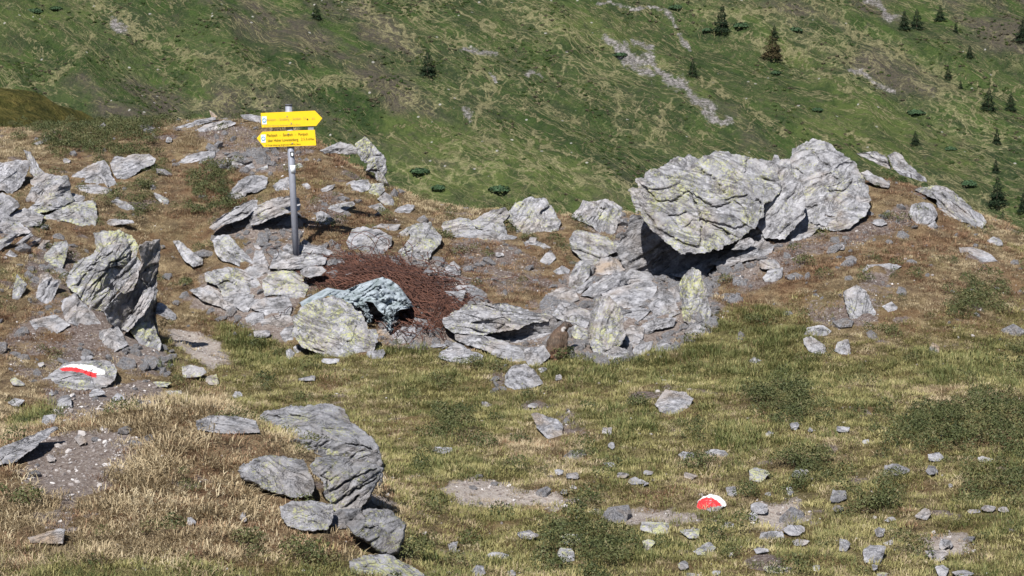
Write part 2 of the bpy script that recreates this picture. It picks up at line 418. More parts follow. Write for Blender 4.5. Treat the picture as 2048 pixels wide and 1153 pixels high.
def zones_at(x, y, z):
    px, py = proj(x, y, z)
    near = (y > 9) & (y < 34)
    d = {}
    for k, P, s, sd in (("path", Z_PATH, 8, 1.), ("soil", Z_SOIL, 14, 2.), ("gravel", Z_GRAVEL, 10, 3.), ("shrub", Z_SHRUB, 26, 4.), ("lush", Z_LUSH, 22, 5.), ("rust", Z_RUST, 18, 6.), ("straw", Z_STRAW, 16, 7.), ("rubble", Z_RUBBLE, 12, 8.)):
        d[k] = zone(P, px, py, s, sd) * near
    # overall greenness: meadow green-olive, mounds dry
    mead = sstep(650, 740, py) * sstep(300, 420, px + 0.6 * (py - 700)) * (1 - sstep(0, 60, poly_sd(px, py, [(-50, 860), (300, 780), (500, 830), (770, 900), (850, 1160), (-50, 1160)])))
    right = sstep(1380, 1500, px) * sstep(520, 700, py)
    kn = sstep(1040, 1110, py) * (1 - sstep(780, 860, px))
    g = 0.08 + 0.50 * np.maximum(mead, 0.75 * right) + 0.28 * kn
    g = g + 0.30 * n2(x, y, 0.8, 9.0, 3)
    g = np.maximum(g, 0.85 * d["lush"]) - 0.35 * d["rust"] - 0.3 * d["straw"]
    d["rust"] = np.clip(d["rust"] + 0.30 * (py < 650) * sstep(-.3, .4, n2(x, y, 1.2, 13., 2)), 0, 1)
    kz = zone([[(-40, 860), (130, 830), (420, 790), (560, 880), (640, 1000), (560, 1060), (300, 1060), (-40, 1040)]], px, py, 30, 17.) * near
    d["rust"] = np.maximum(d["rust"], .55 * kz * sstep(-.4, .4, n2(x, y, 1.6, 19., 2))); d["knoll"] = np.maximum(kz, near * (1 - sstep(700, 860, px)) * sstep(900, 1000, py))
    d["green"] = np.clip(g, 0, 1)
    b = 0.38 - 0.06 * mead + 0.62 * n2(x, y, 2.0, 21.0, 4)
    bare = np.clip(np.maximum.reduce([d["path"], 0.58 * d["soil"] + 0.35 * n2(x, y, 2.2, 33., 2) * d["soil"], d["gravel"], d["rubble"]]), 0, 1)
    d["bare"] = np.clip(np.maximum(bare, sstep(0.55, 0.85, b) * 0.8 * (1 - d["lush"])), 0, 1)
    d["px"], d["py"] = px, py
    return d

def make_ground_mat():
    N = NT("alpine_ground"); g = N.n("NewGeometry").outputs["Position"]
    bare = N.attr("bare").outputs["Fac"]; green = N.attr("green").outputs["Fac"]; path = N.attr("path").outputs["Fac"]; far = N.attr("far").outputs["Fac"]
    n1 = N.noise(g, 5.0, 6, 0.65); n3 = N.noise(g, 28.0, 5, 0.7); n4 = N.noise(g, 1.4, 4, 0.6)
    n5 = N.noise(g, 85.0, 5, 0.75)
    lit = N.math('ADD', N.math('MULTIPLY', n5, 0.6), N.math('MULTIPLY', n1, 0.4))
    turf = N.ramp(lit, [(0.38, (0.045, 0.032, 0.024)), (0.48, (0.125, 0.088, 0.055)), (0.56, (0.24, 0.18, 0.105)), (0.66, (0.42, 0.34, 0.22))])
    turf = N.mix(N.math('MULTIPLY', green, 0.65), turf, N.ramp(lit, [(0.40, (0.04, 0.045, 0.016)), (0.52, (0.12, 0.125, 0.04)), (0.64, (0.24, 0.23, 0.09))]))
    turf = N.mix(N.ramp(n4, [(0.5, 0.0), (0.66, 0.5)]), turf, (0.13, 0.065, 0.035))
    soil = N.mix(N.ramp(n3, [(0.38, 0.0), (0.6, 1.0)]), (0.085, 0.062, 0.056), (0.20, 0.165, 0.15))
    soil = N.mix(path, soil, N.mix(N.ramp(n3, [(0.36, 0.0), (0.6, 1.0)]), (0.27, 0.22, 0.195), (0.40, 0.36, 0.33)))
    v = N.n("TexVoronoi", {"Vector": g, "Scale": 42.0}); vd = v.outputs["Distance"]
    peb = N.n("SeparateColor", {0: v.outputs["Color"]}).outputs[0]
    soil = N.mix(N.math('MULTIPLY', N.ramp(vd, [(0.22, 1.0), (0.32, 0.0)]), N.ramp(peb, [(0.68, 0.0), (0.72, 0.8)])), soil, (0.44, 0.42, 0.42))
    bf = N.math('ADD', bare, N.math('MULTIPLY', N.math('SUBTRACT', n3, 0.5), 0.7))
    col = N.mix(N.ramp(bf, [(0.38, 0.0), (0.56, 1.0)]), turf, soil)
    col = N.mix(far, col, N.mix(N.noise(g, 0.25, 6, 0.65), (0.05, 0.062, 0.02), (0.13, 0.125, 0.045)))
    hgt = N.math('ADD', N.math('ADD', n3, N.math('MULTIPLY', n5, 0.5)), N.math('MULTIPLY', n1, 0.8))
    N.bsdf(col, 0.95, hgt, 0.9, 0.04, 0.1)
    return N.m

gv = np.stack([GX.ravel(), GY.ravel(), GZ.ravel()], -1)
nx_, ny_ = len(xs), len(ys)
ii = np.arange(nx_ * ny_).reshape(ny_, nx_)
gq = np.stack([ii[:-1, :-1], ii[:-1, 1:], ii[1:, 1:], ii[1:, :-1]], -1).reshape(-1, 4)
gme = mesh_from("ground", gv, quads=gq, smooth=True)
zz = zones_at(gv[:, 0], gv[:, 1], gv[:, 2])
fattr(gme, "bare", zz["bare"]); fattr(gme, "green", zz["green"]); fattr(gme, "path", np.maximum.reduce([zz["path"], 0.2 * zz["gravel"], 0.25 * zz["rubble"]])); fattr(gme, "far", sstep(34, 45, gv[:, 1]))
tag(add_obj("ground", gme, make_ground_mat()), "dry alpine turf with bare soil and grit on the near ridge", None, None, "structure")

# ------------------------------------------------------------------ darker shoulder of the same ridge, left, behind the crest
def make_heath_mat(name, c1, c2, c3, sc):
    N = NT(name); g = N.n("NewGeometry").outputs["Position"]
    a = N.noise(g, sc, 6, 0.68); b = N.noise(g, sc * 6, 5, 0.7)
    col = N.mix(N.ramp(a, [(0.36, 0.0), (0.62, 1.0)]), c1, c2)
    col = N.mix(N.ramp(b, [(0.48, 0.0), (0.66, 0.8)]), col, c3)
    N.bsdf(col, 0.95, N.math('ADD', a, b), 1.0, 0.5, 0.05)
    return N.m
hx = np.linspace(-46, 2, 120); hy = np.linspace(40, 110, 110)
HX, HY = np.meshgrid(hx, hy)
hz = ground_raw(HX, HY).reshape(HX.shape) - 0.6
crest = unproj(np.array([-300., 0., 60., 140., 230., 330.]), np.array([165., 192., 205., 262., 480., 900.]), 74.0)
top = np.interp(HX, crest[:, 0], crest[:, 2])
HZ = np.maximum(hz, top - 0.0115 * (HY - 74) ** 2 * (HY > 74) - 0.010 * (HY - 74) ** 2 * (HY <= 74) + 0.35 * n2(HX, HY, 0.25, 3., 4).reshape(HX.shape) + 0.12 * n2(HX, HY, 1.1, 8., 3).reshape(HX.shape))
jj = np.arange(HX.size).reshape(HX.shape)
hme = mesh_from("hill_shoulder", np.stack([HX.ravel(), HY.ravel(), HZ.ravel()], -1), quads=np.stack([jj[:-1, :-1], jj[:-1, 1:], jj[1:, 1:], jj[1:, :-1]], -1).reshape(-1, 4), smooth=True)
tag(add_obj("hill_shoulder", hme, make_heath_mat("shoulder_heath", (0.035, 0.040, 0.012), (0.095, 0.085, 0.025), (0.15, 0.12, 0.04), 0.5)), "olive brown heath shoulder just behind the crest at far left", None, None, "structure")

# ------------------------------------------------------------------ opposite hillside
HS = math.tan(math.radians(27.0))
HY0 = 480.0
HZ0 = float(unproj(1024, 450, HY0)[2])
def hill_plane(px, py):
    rx, ry, rz = ray(px, py)
    # CAM_H + rz t = HZ0 + HS (ry t - HY0)
    t = (HZ0 - HS * HY0 - CAM_H) / (rz - HS * ry)
    return rx * t, ry * t
def hill_disp(x, y):
    x = np.asarray(x, float).ravel(); y = np.asarray(y, float).ravel()
    s = (y - HY0) / math.cos(math.radians(27))
    w = (x * 1.15 + s) / 1.52; t = (x - 1.15 * s) / 1.52
    P = np.stack([w / 34.0, t / 150.0, np.full_like(w, 2.2)], -1)
    warp = fbm(np.stack([w / 60., t / 60., np.full_like(w, 7.)], -1), 2)
    P[:, 0] += 0.5 * warp
    r = 1 - 2 * np.abs(perlin(P))
    r2 = 1 - 2 * np.abs(perlin(P * np.array([2.7, 2.0, 1]) + 9.0))
    g = fbm(np.stack([x / 9., y / 12., np.full_like(x, 4.)], -1), 3)
    return 4.6 * r + 1.7 * r2 + 0.9 * g
def hill_z(x, y):
    return HZ0 + HS * (np.asarray(y, float).ravel() - HY0) + hill_disp(x, y)
def hill_at(px, py):
    """point of the hillside seen through a photo pixel"""
    x, y = hill_plane(px, py)
    x = float(x); y = float(y)
    rx, ry, rz = [float(v) for v in ray(px, py)]
    Ys = np.arange(max(y - 40, 380), y + 60, 0.25)
    t = Ys / ry
    z = CAM_H + rz * t
    h = hill_z(rx * t, Ys)
    b = np.nonzero(z < h)[0]
    k = b[0] if len(b) else len(Ys) // 2
    return np.array([rx * t[k], Ys[k], h[k]])

bx_ = np.concatenate([np.linspace(-420, -165, 50)[:-1], np.linspace(-165, 165, 640), np.linspace(165, 420, 50)[1:]])
by_ = np.concatenate([np.linspace(330, 445, 40)[:-1], np.linspace(445, 640, 420), np.linspace(640, 1100, 50)[1:]])
BX, BY = np.meshgrid(bx_, by_)
BZ = hill_z(BX, BY).reshape(BX.shape)
BZ = np.maximum(BZ, -95 + 0 * BX)
kk = np.arange(BX.size).reshape(BX.shape)
bme = mesh_from("hillside", np.stack([BX.ravel(), BY.ravel(), BZ.ravel()], -1), quads=np.stack([kk[:-1, :-1], kk[:-1, 1:], kk[1:, 1:], kk[1:, :-1]], -1).reshape(-1, 4), smooth=True)
bpx, bpy_ = proj(BX.ravel(), BY.ravel(), BZ.ravel())
wxx = 14 * n2(bpx, bpy_, 0.02, 1., 3); wyy = 14 * n2(bpx, bpy_, 0.02, 6., 3)
qx, qy = bpx + wxx, bpy_ + wyy
def lines(specs, k=1.0, extra=0.0):
    w = np.zeros(len(qx)); qx_, qy_ = qx + extra * n2(bpx, bpy_, 0.055, 11., 2), qy + extra * n2(bpx, bpy_, 0.055, 16., 2)
    for wd, pts in specs:
        w = np.maximum(w, np.exp(-(line_d(qx_, qy_, pts) / (wd * k)) ** 2))
    return w
scree = lines([(9, [(1205, 70), (1245, 108), (1290, 125)]), (11, [(1262, 82), (1300, 95)]), (15, [(1300, 115), (1330, 155), (1375, 185), (1425, 228)]), (12, [(1245, 95), (1262, 125), (1300, 150)]), (8, [(1425, 228), (1460, 250)]),
               (9, [(925, 98), (995, 112)]), (10, [(1740, -5), (1760, 20), (1795, 30)]), (8, [(225, 45), (255, 62)]), (6, [(1055, 150), (1085, 165)]), (7, [(1338, 20), (1352, 55)]),
               (7, [(1700, 135), (1740, 158), (1790, 182)]), (8, [(1355, 75), (1380, 100)]), (6, [(975, 150), (985, 165)]), (6, [(925, 218), (940, 240)]), (5, [(1200, 10), (1330, 20)])])
tracks = lines([(16, [(150, -10), (230, 30), (300, 80), (400, 112), (560, 165), (720, 165)]), (14, [(0, 140), (30, 190)]), (10, [(100, 160), (150, 125), (180, 70)]), (14, [(690, -10), (760, 50), (840, 110)]),
                (24, [(830, -5), (960, 110), (985, 180), (950, 260), (1000, 300)]), (20, [(1000, 300), (1110, 330), (1260, 385)]), (30, [(1000, -10), (1100, 60), (1200, 90)]), (28, [(1600, -10), (1700, 60), (1830, 130), (1900, 160)]),
                (40, [(1850, 170), (1930, 230), (1980, 290)]), (12, [(1050, 200), (1160, 240)]), (26, [(890, 290), (960, 320), (1060, 360)]), (12, [(1240, 190), (1230, 260), (1330, 300)]), (12, [(1345, 200), (1310, 260), (1330, 310)]),
                (18, [(400, 210), (470, 190), (560, 230)]), (14, [(1500, 80), (1620, 110), (1700, 90)]), (20, [(860, 170), (900, 190)]), (20, [(1780, 330), (1900, 400), (2000, 420)]), (18, [(1400, 30), (1560, 40), (1680, 10)]),
                (22, [(1140, 130), (1250, 150), (1350, 130)]), (16, [(780, 190), (870, 220)]), (50, [(1560, 60), (1660, 90), (1720, 130)]), (60, [(800, 380), (900, 330), (960, 330)])])
core = lines([(w_, pts) for w_, pts in [
    (7, [(714, -5), (787, 42), (840, 87), (860, 150)]), (6, [(787, 10), (867, 55), (925, 94), (978, 135), (1010, 170)]), (7, [(870, -5), (950, 45), (1000, 66), (1060, 75)]), (7, [(1064, 278), (1150, 312), (1255, 375)]),
    (5, [(1151, 146), (1179, 208), (1172, 257)]), (5, [(1224, 222), (1231, 288)]), (6, [(1255, 275), (1283, 222), (1295, 180)]), (6, [(1345, 222), (1321, 243), (1342, 305)]), (5, [(1012, 14), (1151, 62), (1203, 114)]),
    (7, [(150, -10), (230, 30), (300, 80), (400, 112), (480, 140), (560, 165), (640, 160), (720, 170)]), (6, [(250, 60), (330, 110), (390, 140), (440, 180), (500, 220)]), (6, [(0, 190), (40, 170), (90, 155)]), (5, [(100, 160), (150, 125), (180, 70)]),
    (7, [(950, 130), (985, 180), (950, 260), (1000, 300)]), (6, [(905, 200), (940, 160), (960, 130)]), (6, [(1000, 180), (1040, 220), (1080, 240)]), (6, [(960, 260), (1020, 260), (1060, 300)]), (6, [(870, 290), (930, 320), (960, 335)]),
    (7, [(1600, -10), (1660, 30), (1720, 70), (1800, 110), (1870, 160), (1930, 200)]), (5, [(1860, 170), (1900, 190), (1880, 230)]), (5, [(1900, 150), (1980, 180), (2040, 180)]), (5, [(1920, 200), (1960, 240), (2010, 270)]), (5, [(1890, 240), (1940, 230), (1990, 150)]),
    (6, [(1400, 150), (1470, 200), (1530, 240), (1600, 300)]), (5, [(1500, 180), (1505, 230), (1500, 260)]), (5, [(1560, 120), (1620, 100), (1660, 90)]), (5, [(1690, 130), (1700, 100), (1720, 85)]), (6, [(1480, 60), (1560, 90), (1640, 140), (1700, 190)]),
    (5, [(1080, 130), (1140, 180), (1200, 210)]), (5, [(1090, 200), (1140, 240), (1190, 250)]), (6, [(1400, 30), (1470, 35), (1560, 20)]), (5, [(700, 150), (780, 180), (850, 210)]), (5, [(760, 260), (850, 250), (930, 290)]), (6, [(1700, 270), (1780, 320), (1880, 390)])]], 0.62, 11.0)
bright = np.zeros(len(qx))
for P in ([(1640, 178), (1730, 190), (1830, 230), (1950, 300), (1970, 380), (1860, 335), (1720, 305), (1580, 270), (1610, 220)], [(1060, 5), (1200, 30), (1330, 110), (1440, 190), (1400, 200), (1260, 110), (1100, 60)],
          [(1500, 20), (1580, 60), (1650, 130), (1690, 180), (1640, 180), (1560, 110)], [(-20, 20), (100, 0), (200, 20), (100, 60), (-20, 60)], [(1440, 0), (1500, 30), (1400, 20)], [(760, 230), (1000, 260), (1150, 320), (1260, 400), (1000, 420), (800, 400)]):
    bright = np.maximum(bright, sstep(-28, 28, poly_sd(qx, qy, P)))
heather = np.zeros(len(qx))
for P in ([(380, -10), (720, -10), (840, 100), (720, 125), (560, 95)], [(140, 150), (420, 165), (580, 205), (600, 250), (200, 240)], [(1690, 110), (1740, 85), (1830, 120), (1900, 190), (1800, 182), (1720, 150)],
          [(1400, 10), (1600, 5), (1700, 65), (1600, 60)], [(1440, 205), (1510, 230), (1600, 290), (1500, 290)], [(640, 90), (800, 150), (900, 260), (760, 230)], [(1880, -10), (2060, -10), (2060, 120), (1950, 90)],
          [(560, 190), (760, 260), (900, 330), (700, 270)], [(1700, -10), (1780, 0), (1800, 40), (1720, 40)], [(1140, 330), (1260, 370), (1250, 420), (1180, 400)]):
    heather = np.maximum(heather, sstep(-24, 24, poly_sd(qx, qy, P)))
fattr(bme, "scree", np.clip(scree, 0, 1)); fattr(bme, "tracks", np.clip(tracks, 0, 1)); fattr(bme, "bright", bright); fattr(bme, "core", np.clip(core, 0, 1)); fattr(bme, "heather", heather)

def make_hill_mat():
    N = NT("hillside_heath"); g = N.n("NewGeometry").outputs["Position"]
    rv = N.n("VectorRotate", {"Vector": g, "Axis": (0, 0, 1), "Angle": math.radians(46.0)}, rotation_type='AXIS_ANGLE').outputs[0]
    mp = N.n("VectorMath", {0: rv, 1: (0.40, 1.0, 0.5)}, operation='MULTIPLY').outputs[0]
    ml = N.n("VectorMath", {0: rv, 1: (0.16, 1.0, 0.3)}, operation='MULTIPLY').outputs[0]
    sc = N.attr("scree").outputs["Fac"]; tr = N.attr("tracks").outputs["Fac"]; br = N.attr("bright").outputs["Fac"]; he = N.attr("heather").outputs["Fac"]
    big = N.noise(mp, 0.055, 5, 0.6); mid = N.noise(mp, 0.22, 6, 0.68); fin = N.noise(g, 1.5, 5, 0.72)
    col = N.mix(N.ramp(big, [(0.36, 0.0), (0.6, 1.0)]), (0.036, 0.066, 0.021), (0.068, 0.108, 0.031))
    col = N.mix(N.ramp(mid, [(0.42, 0.7), (0.54, 0.0)]), col, (0.027, 0.048, 0.020))
    hm = N.math('MULTIPLY', N.ramp(N.noise(mp, 0.10, 5, 0.65), [(0.40, 0.0), (0.58, 1.0)]), N.math('ADD', N.math('MULTIPLY', he, 1.0), 0.20), clamp=True)
    col = N.mix(hm, col, N.mix(fin, (0.055, 0.050, 0.042), (0.13, 0.108, 0.092)))
    col = N.mix(N.math('MULTIPLY', br, N.ramp(mid, [(0.34, 0.0), (0.56, 0.75)])), col, (0.115, 0.148, 0.046))
    # fine salt and pepper of tussock and shrub
    col = N.mix(N.ramp(fin, [(0.50, 0.0), (0.66, 0.4)]), col, (0.14, 0.15, 0.065))
    col = N.mix(N.ramp(fin, [(0.32, 0.6), (0.44, 0.0)]), col, (0.024, 0.038, 0.016))
    m2 = N.noise(mp, 0.75, 6, 0.75); m3 = N.noise(g, 0.45, 6, 0.72)
    col = N.mix(N.ramp(m2, [(0.34, 0.6), (0.48, 0.0)]), col, (0.024, 0.044, 0.016))
    col = N.mix(N.ramp(m2, [(0.54, 0.0), (0.70, 0.45)]), col, (0.15, 0.165, 0.055))
    col = N.mix(N.ramp(m3, [(0.54, 0.0), (0.66, 0.55)]), col, (0.095, 0.085, 0.062))
    # pale grass lanes between the shrubs
    wv = N.n("VectorMath", {0: mp, 1: N.n("VectorMath", {0: N.n("TexNoise", {"Vector": g, "Scale": 0.22, "Detail": 4.0}).outputs["Color"], 1: (5.0, 5.0, 5.0)}, operation='MULTIPLY').outputs[0]}, operation='ADD').outputs[0]
    def net(scale, w0, w1):
        v = N.n("TexVoronoi", {"Vector": wv, "Scale": scale}, feature='DISTANCE_TO_EDGE').outputs[0]
        return N.ramp(v, [(w0, 1.0), (w1, 0.0)])
    def edge(scale):
        return N.n("TexVoronoi", {"Vector": wv, "Scale": scale}, feature='DISTANCE_TO_EDGE').outputs[0]
    brk = N.noise(g, 0.30, 5, 0.65)
    reg = N.ramp(N.noise(mp, 0.04, 3, 0.5), [(0.42, 0.0), (0.56, 1.0)])
    w1 = N.math('ADD', N.math('MULTIPLY', tr, 0.10), N.math('MULTIPLY', N.math('MULTIPLY', reg, N.ramp(brk, [(0.44, 0.0), (0.6, 1.0)])), 0.075))
    w1 = N.math('ADD', w1, N.math('MULTIPLY', N.math('SUBTRACT', fin, 0.5), 0.14))
    lane = N.math('MULTIPLY', N.math('SUBTRACT', w1, edge(0.34)), 9.0, clamp=True)
    w2 = N.math('ADD', N.math('MULTIPLY', tr, 0.085), N.math('MULTIPLY', N.math('SUBTRACT', fin, 0.62), 0.25))
    lane = N.math('MAXIMUM', lane, N.math('MULTIPLY', N.math('SUBTRACT', w2, edge(0.75)), 6.0, clamp=True))
    ter = N.math('ABSOLUTE', N.math('SUBTRACT', N.noise(ml, 0.33, 5, 0.62, 0.4), 0.5))
    tl = N.math('MULTIPLY', N.ramp(ter, [(0.007, 1.0), (0.022, 0.0)]), N.ramp(N.noise(mp, 0.07, 4, 0.6), [(0.38, 0.1), (0.54, 1.0)]))
    lane = N.math('MAXIMUM', lane, tl)
    mv = N.n("VectorMath", {0: rv, 1: (0.55, 0.55, 0.3)}, operation='MULTIPLY').outputs[0]
    te2 = N.math('ABSOLUTE', N.math('SUBTRACT', N.noise(mv, 0.42, 4, 0.6, 0.8), 0.5))
    lane = N.math('MAXIMUM', lane, N.math('MULTIPLY', N.ramp(te2, [(0.004, 0.9), (0.014, 0.0)]), N.ramp(N.noise(mp, 0.09, 3, 0.6), [(0.47, 0.0), (0.60, 1.0)])))
    co = N.attr("core").outputs["Fac"]
    lane = N.math('MAXIMUM', lane, N.math('MULTIPLY', N.math('SUBTRACT', N.math('ADD', co, N.math('MULTIPLY', N.noise(g, 0.9, 6, 0.78), 2.2)), 1.55), 3.5, clamp=True))
    lane = N.math('MULTIPLY', lane, N.ramp(N.noise(g, 2.6, 4, 0.7), [(0.30, 0.25), (0.55, 1.0)]))
    col = N.mix(N.math('MULTIPLY', lane, 0.85), col, N.mix(N.noise(g, 0.12, 3), (0.27, 0.255, 0.125), (0.42, 0.375, 0.22)))
    sm = N.math('MULTIPLY', N.math('SUBTRACT', N.math('ADD', sc, N.math('MULTIPLY', N.noise(g, 0.55, 7, 0.8), 2.6)), 1.80), 2.0, clamp=True)
    col = N.mix(sm, col, N.ramp(N.noise(g, 1.1, 6, 0.8), [(0.38, (0.09, 0.085, 0.08)), (0.5, (0.25, 0.232, 0.228)), (0.66, (0.50, 0.465, 0.45))]))
    sp = N.n("TexVoronoi", {"Vector": g, "Scale": 0.55}); pk = N.n("SeparateColor", {0: sp.outputs["Color"]}).outputs[0]
    col = N.mix(N.math('MULTIPLY', N.ramp(sp.outputs["Distance"], [(0.16, 1.0), (0.24, 0.0)]), N.ramp(pk, [(0.955, 0.0), (0.96, 0.8)])), col, (0.5, 0.48, 0.45))
    h = N.math('ADD', N.math('MULTIPLY', mid, 1.2), N.math('SUBTRACT', N.math('MULTIPLY', fin, 1.0), N.math('MULTIPLY', lane, 0.35)))
    N.bsdf(col, 0.95, h, 1.0, 1.6, 0.05)
    return N.m
tag(add_obj("hillside", bme, make_hill_mat()), "opposite mountainside of green heath, pale grass lanes and grey scree", None, None, "structure")

# ================================================================== ROCKS
FOOT = []      # footprints (x, y, radius) that grass keeps clear of
def resample(P, n):
    P = np.asarray(P, float); Q = np.vstack([P, P[:1]])
    L = np.concatenate([[0], np.cumsum(np.hypot(*np.diff(Q, axis=0).T))])
    t = np.linspace(0, L[-1], n, endpoint=False)
    return np.stack([np.interp(t, L, Q[:, 0]), np.interp(t, L, Q[:, 1])], -1), L[-1]

def best_center(B):
    c0 = B.mean(0); best, bc = -1e9, c0
    lo, hi = B.min(0), B.max(0)
    nb = np.roll(B, -1, 0)
    cands = [c0] + [lo + (hi - lo) * np.array([i, j]) for i in np.linspace(.2, .8, 7) for j in np.linspace(.2, .8, 7)]
    sgn = np.sign(np.sum(B[:, 0] * nb[:, 1] - B[:, 1] * nb[:, 0]))
    el = np.hypot(*(nb - B).T) + 1e-6
    for c in cands:
        d = sgn * ((B[:, 0] - c[0]) * (nb[:, 1] - c[1]) - (B[:, 1] - c[1]) * (nb[:, 0] - c[0])) / el
        s = np.minimum(d, 0).sum() * 3 + d.min() - 0.15 * np.hypot(*(c - c0))
        if s > best: best, bc = s, c
    return bc

def rock(label, pts, Y=None, lean=0.55, gx=0.0, T=0.30, TB=0.5, strata=30.0, ledge=1.0, crack=1.0, lichen=0.45, dark=0.12, warm=0.15,
         p=5.0, planes=5, seed=0, name="rock", cat="rock", group=None, dens=0.42, mat=None, paint=None, rough=1.0, dy=0.0, ledges=6.0, conf=0.6, fissures=None, fw=1.9, fd=0.06):
    rs = np.random.default_rng(1000 + seed * 7 + int(abs(sum(a * 3 + b for a, b in pts))))
    pts = np.asarray(pts, float)
    _, per = resample(pts, 8)
    nb = int(np.clip(per * dens, 20, 460)); K = int(np.clip(nb / 5.2, 5, 80))
    B, per = resample(pts, nb)
    wpx, hpx = np.ptp(pts[:, 0]), np.ptp(pts[:, 1])
    pyb = pts[:, 1].max()
    if Y is None:
        bx = pts[np.argmax(pts[:, 1]), 0] * 0.5 + pts[:, 0].mean() * 0.5
        Y = hit(bx, pyb - 0.06 * hpx) or 25.0
    Y += dy
    m = Y / F                                   # metres per pixel here
    S = math.sqrt(wpx * hpx) * m; mn = min(wpx, hpx) * m
    c = best_center(B)
    # jagged outline
    nrm = np.roll(B, -1, 0) - np.roll(B, 1, 0); nrm = np.stack([nrm[:, 1], -nrm[:, 0]], -1); nrm /= (np.hypot(*nrm.T)[:, None] + 1e-9)
    o = rs.uniform(0, 50)
    jag = fbm(np.stack([B[:, 0] * m / S * 4 + o, B[:, 1] * m / S * 4, np.full(nb, o)], -1), 4, 0.6)
    jag2 = np.abs(fbm(np.stack([B[:, 0] * m / S * 13 + o, B[:, 1] * m / S * 13, np.full(nb, o + 5)], -1), 3, 0.6))
    B = B + nrm * ((jag * 0.026 - jag2 * 0.022 + 0.006) * S / m)[:, None]
    s_f = np.sin(np.pi / 2 * np.arange(1, K + 1) / K)
    KB = max(4, K // 3); s_b = np.sin(np.pi / 2 * np.arange(1, KB) / KB)
    def ring(sv): return (c[None, None] + sv[:, None, None] * (B - c)[None]).reshape(-1, 2)
    Pf = np.vstack([c[None], ring(s_f)]); sF = np.concatenate([[0], np.repeat(s_f, nb)])
    Pb = np.vstack([ring(s_b[::-1]), c[None]]); sB = np.concatenate([np.repeat(s_b[::-1], nb), [0]])
    def uv(P): return (P[:, 0] - c[0]) * m, -(P[:, 1] - c[1]) * m
    Tm, Tb = T * mn, TB * mn
    def prof(s, T_, pp): return T_ * np.clip(1 - s ** pp, 0, 1) ** (1 / pp)
    u, v = uv(Pf)
    D = prof(sF, Tm, p)
    for k in range(planes):
        a = rs.uniform(0, 2 * np.pi); g = rs.uniform(0.15, 0.6); cc = rs.uniform(0.45, 0.85) * Tm
        D = np.minimum(D, cc + g * (Tm / (0.55 * mn)) * (np.cos(a) * u + np.sin(a) * v) * mn / S + 0.02 * S)
    def nz(P, f, octs, gn=0.55):
        uu, vv = uv(P); return fbm(np.stack([uu / S * f + o, vv / S * f + 3.1, np.full(len(uu), o * 1.7)], -1), octs, gn)
    D = D + rough * (0.04 * S * nz(Pf, 1.6, 2) + 0.020 * S * nz(Pf, 6.0, 4, 0.62))
    for f_, a_, w_ in ((2.6, 0.016, 0.030), (6.5, 0.010, 0.05), (14.0, 0.007, 0.08)):
        uu, vv = uv(Pf); an_ = math.radians(strata); l_, q_ = uu * math.cos(an_) + vv * math.sin(an_), -uu * math.sin(an_) + vv * math.cos(an_)
        cz = perlin(np.stack([l_ / S * f_ * 0.45 + o, q_ / S * f_ * 1.2 + 7.7 + 0.12 * nz(Pf, 3.0, 2), np.full(len(uu), o * 0.7 + f_)], -1))
        D = D - rough * a_ * S * np.exp(-np.abs(cz) / w_)
    an = math.radians(strata); ca, sa = math.cos(an), math.sin(an)
    l, q = u * ca + v * sa, -u * sa + v * ca
    if ledge:
        tt = q / S * ledges + 0.45 * nz(Pf, 1.3, 2) + rs.uniform(0, 3); fr = tt - np.floor(tt)
        amp = 0.5 + 0.9 * np.clip(fbm(np.stack([l / S * 2 + o, np.floor(tt) * 3.7, np.full(len(l), o)], -1), 2) + 0.35, 0, 1)
        D = D - ledge * 0.030 * S * amp * (fr ** 1.3) * (1 - sF ** 8)
    if crack:
        M = int(4 + 2.0 * crack + wpx * hpx / 5500)
        uu = np.stack([l / 1.9 + 0.05 * S * nz(Pf, 3., 2), q + 0.05 * S * nz(Pf + 31, 3., 2)], -1)
        sd = uu[rs.integers(0, len(uu), M)]
        d = np.sort(np.sqrt(((uu[:, None] - sd[None]) ** 2).sum(-1)), 1)
        e = (d[:, 1] - d[:, 0])
        D = D - crack * 0.06 * S * np.exp(-(e / (0.010 * S + 0.9 * m))) * np.clip(nz(Pf + 77, 2.2, 2) + 0.62, 0, 1)
        ci = np.argmin(((uu[:, None] - sd[None]) ** 2).sum(-1), 1)
        tg = rs.normal(0, 0.20, (M, 2)) * np.array([0.8, 1.0])
        D = D + min(crack, 1.0) * (0.035 * S * rs.uniform(-1, 1, M)[ci] + (tg[ci] * (uu - sd[ci])).sum(1)) * (1 - sF ** 10)
    for pl_ in fissures or ():
        jx, jy = 3.0 * n2(Pf[:, 0], Pf[:, 1], 0.09, o, 3), 3.0 * n2(Pf[:, 0], Pf[:, 1], 0.09, o + 9, 3)
        dd = line_d(Pf[:, 0] + jx, Pf[:, 1] + jy, pl_)
        D = D - fd * np.exp(-(dd / (fw * (0.7 + 0.5 * np.abs(nz(Pf, 5.0, 2))))) ** 2) * (1 - sF ** 14)
    D = np.where(sF < 0.999, np.maximum(D, -0.01 * S), np.clip(D, -0.01 * S, 0.02 * S))
    Db = -prof(sB, Tb, 2.2) + 0.05 * S * nz(Pb, 2., 3)
    Pall = np.vstack([Pf, Pb]); Dall = np.concatenate([D, Db])
    def plane_Y(P): return Y + lean * np.clip(pyb - P[:, 1], -5, None) * m + gx * (P[:, 0] - c[0]) * m
    Yv = plane_Y(Pall)
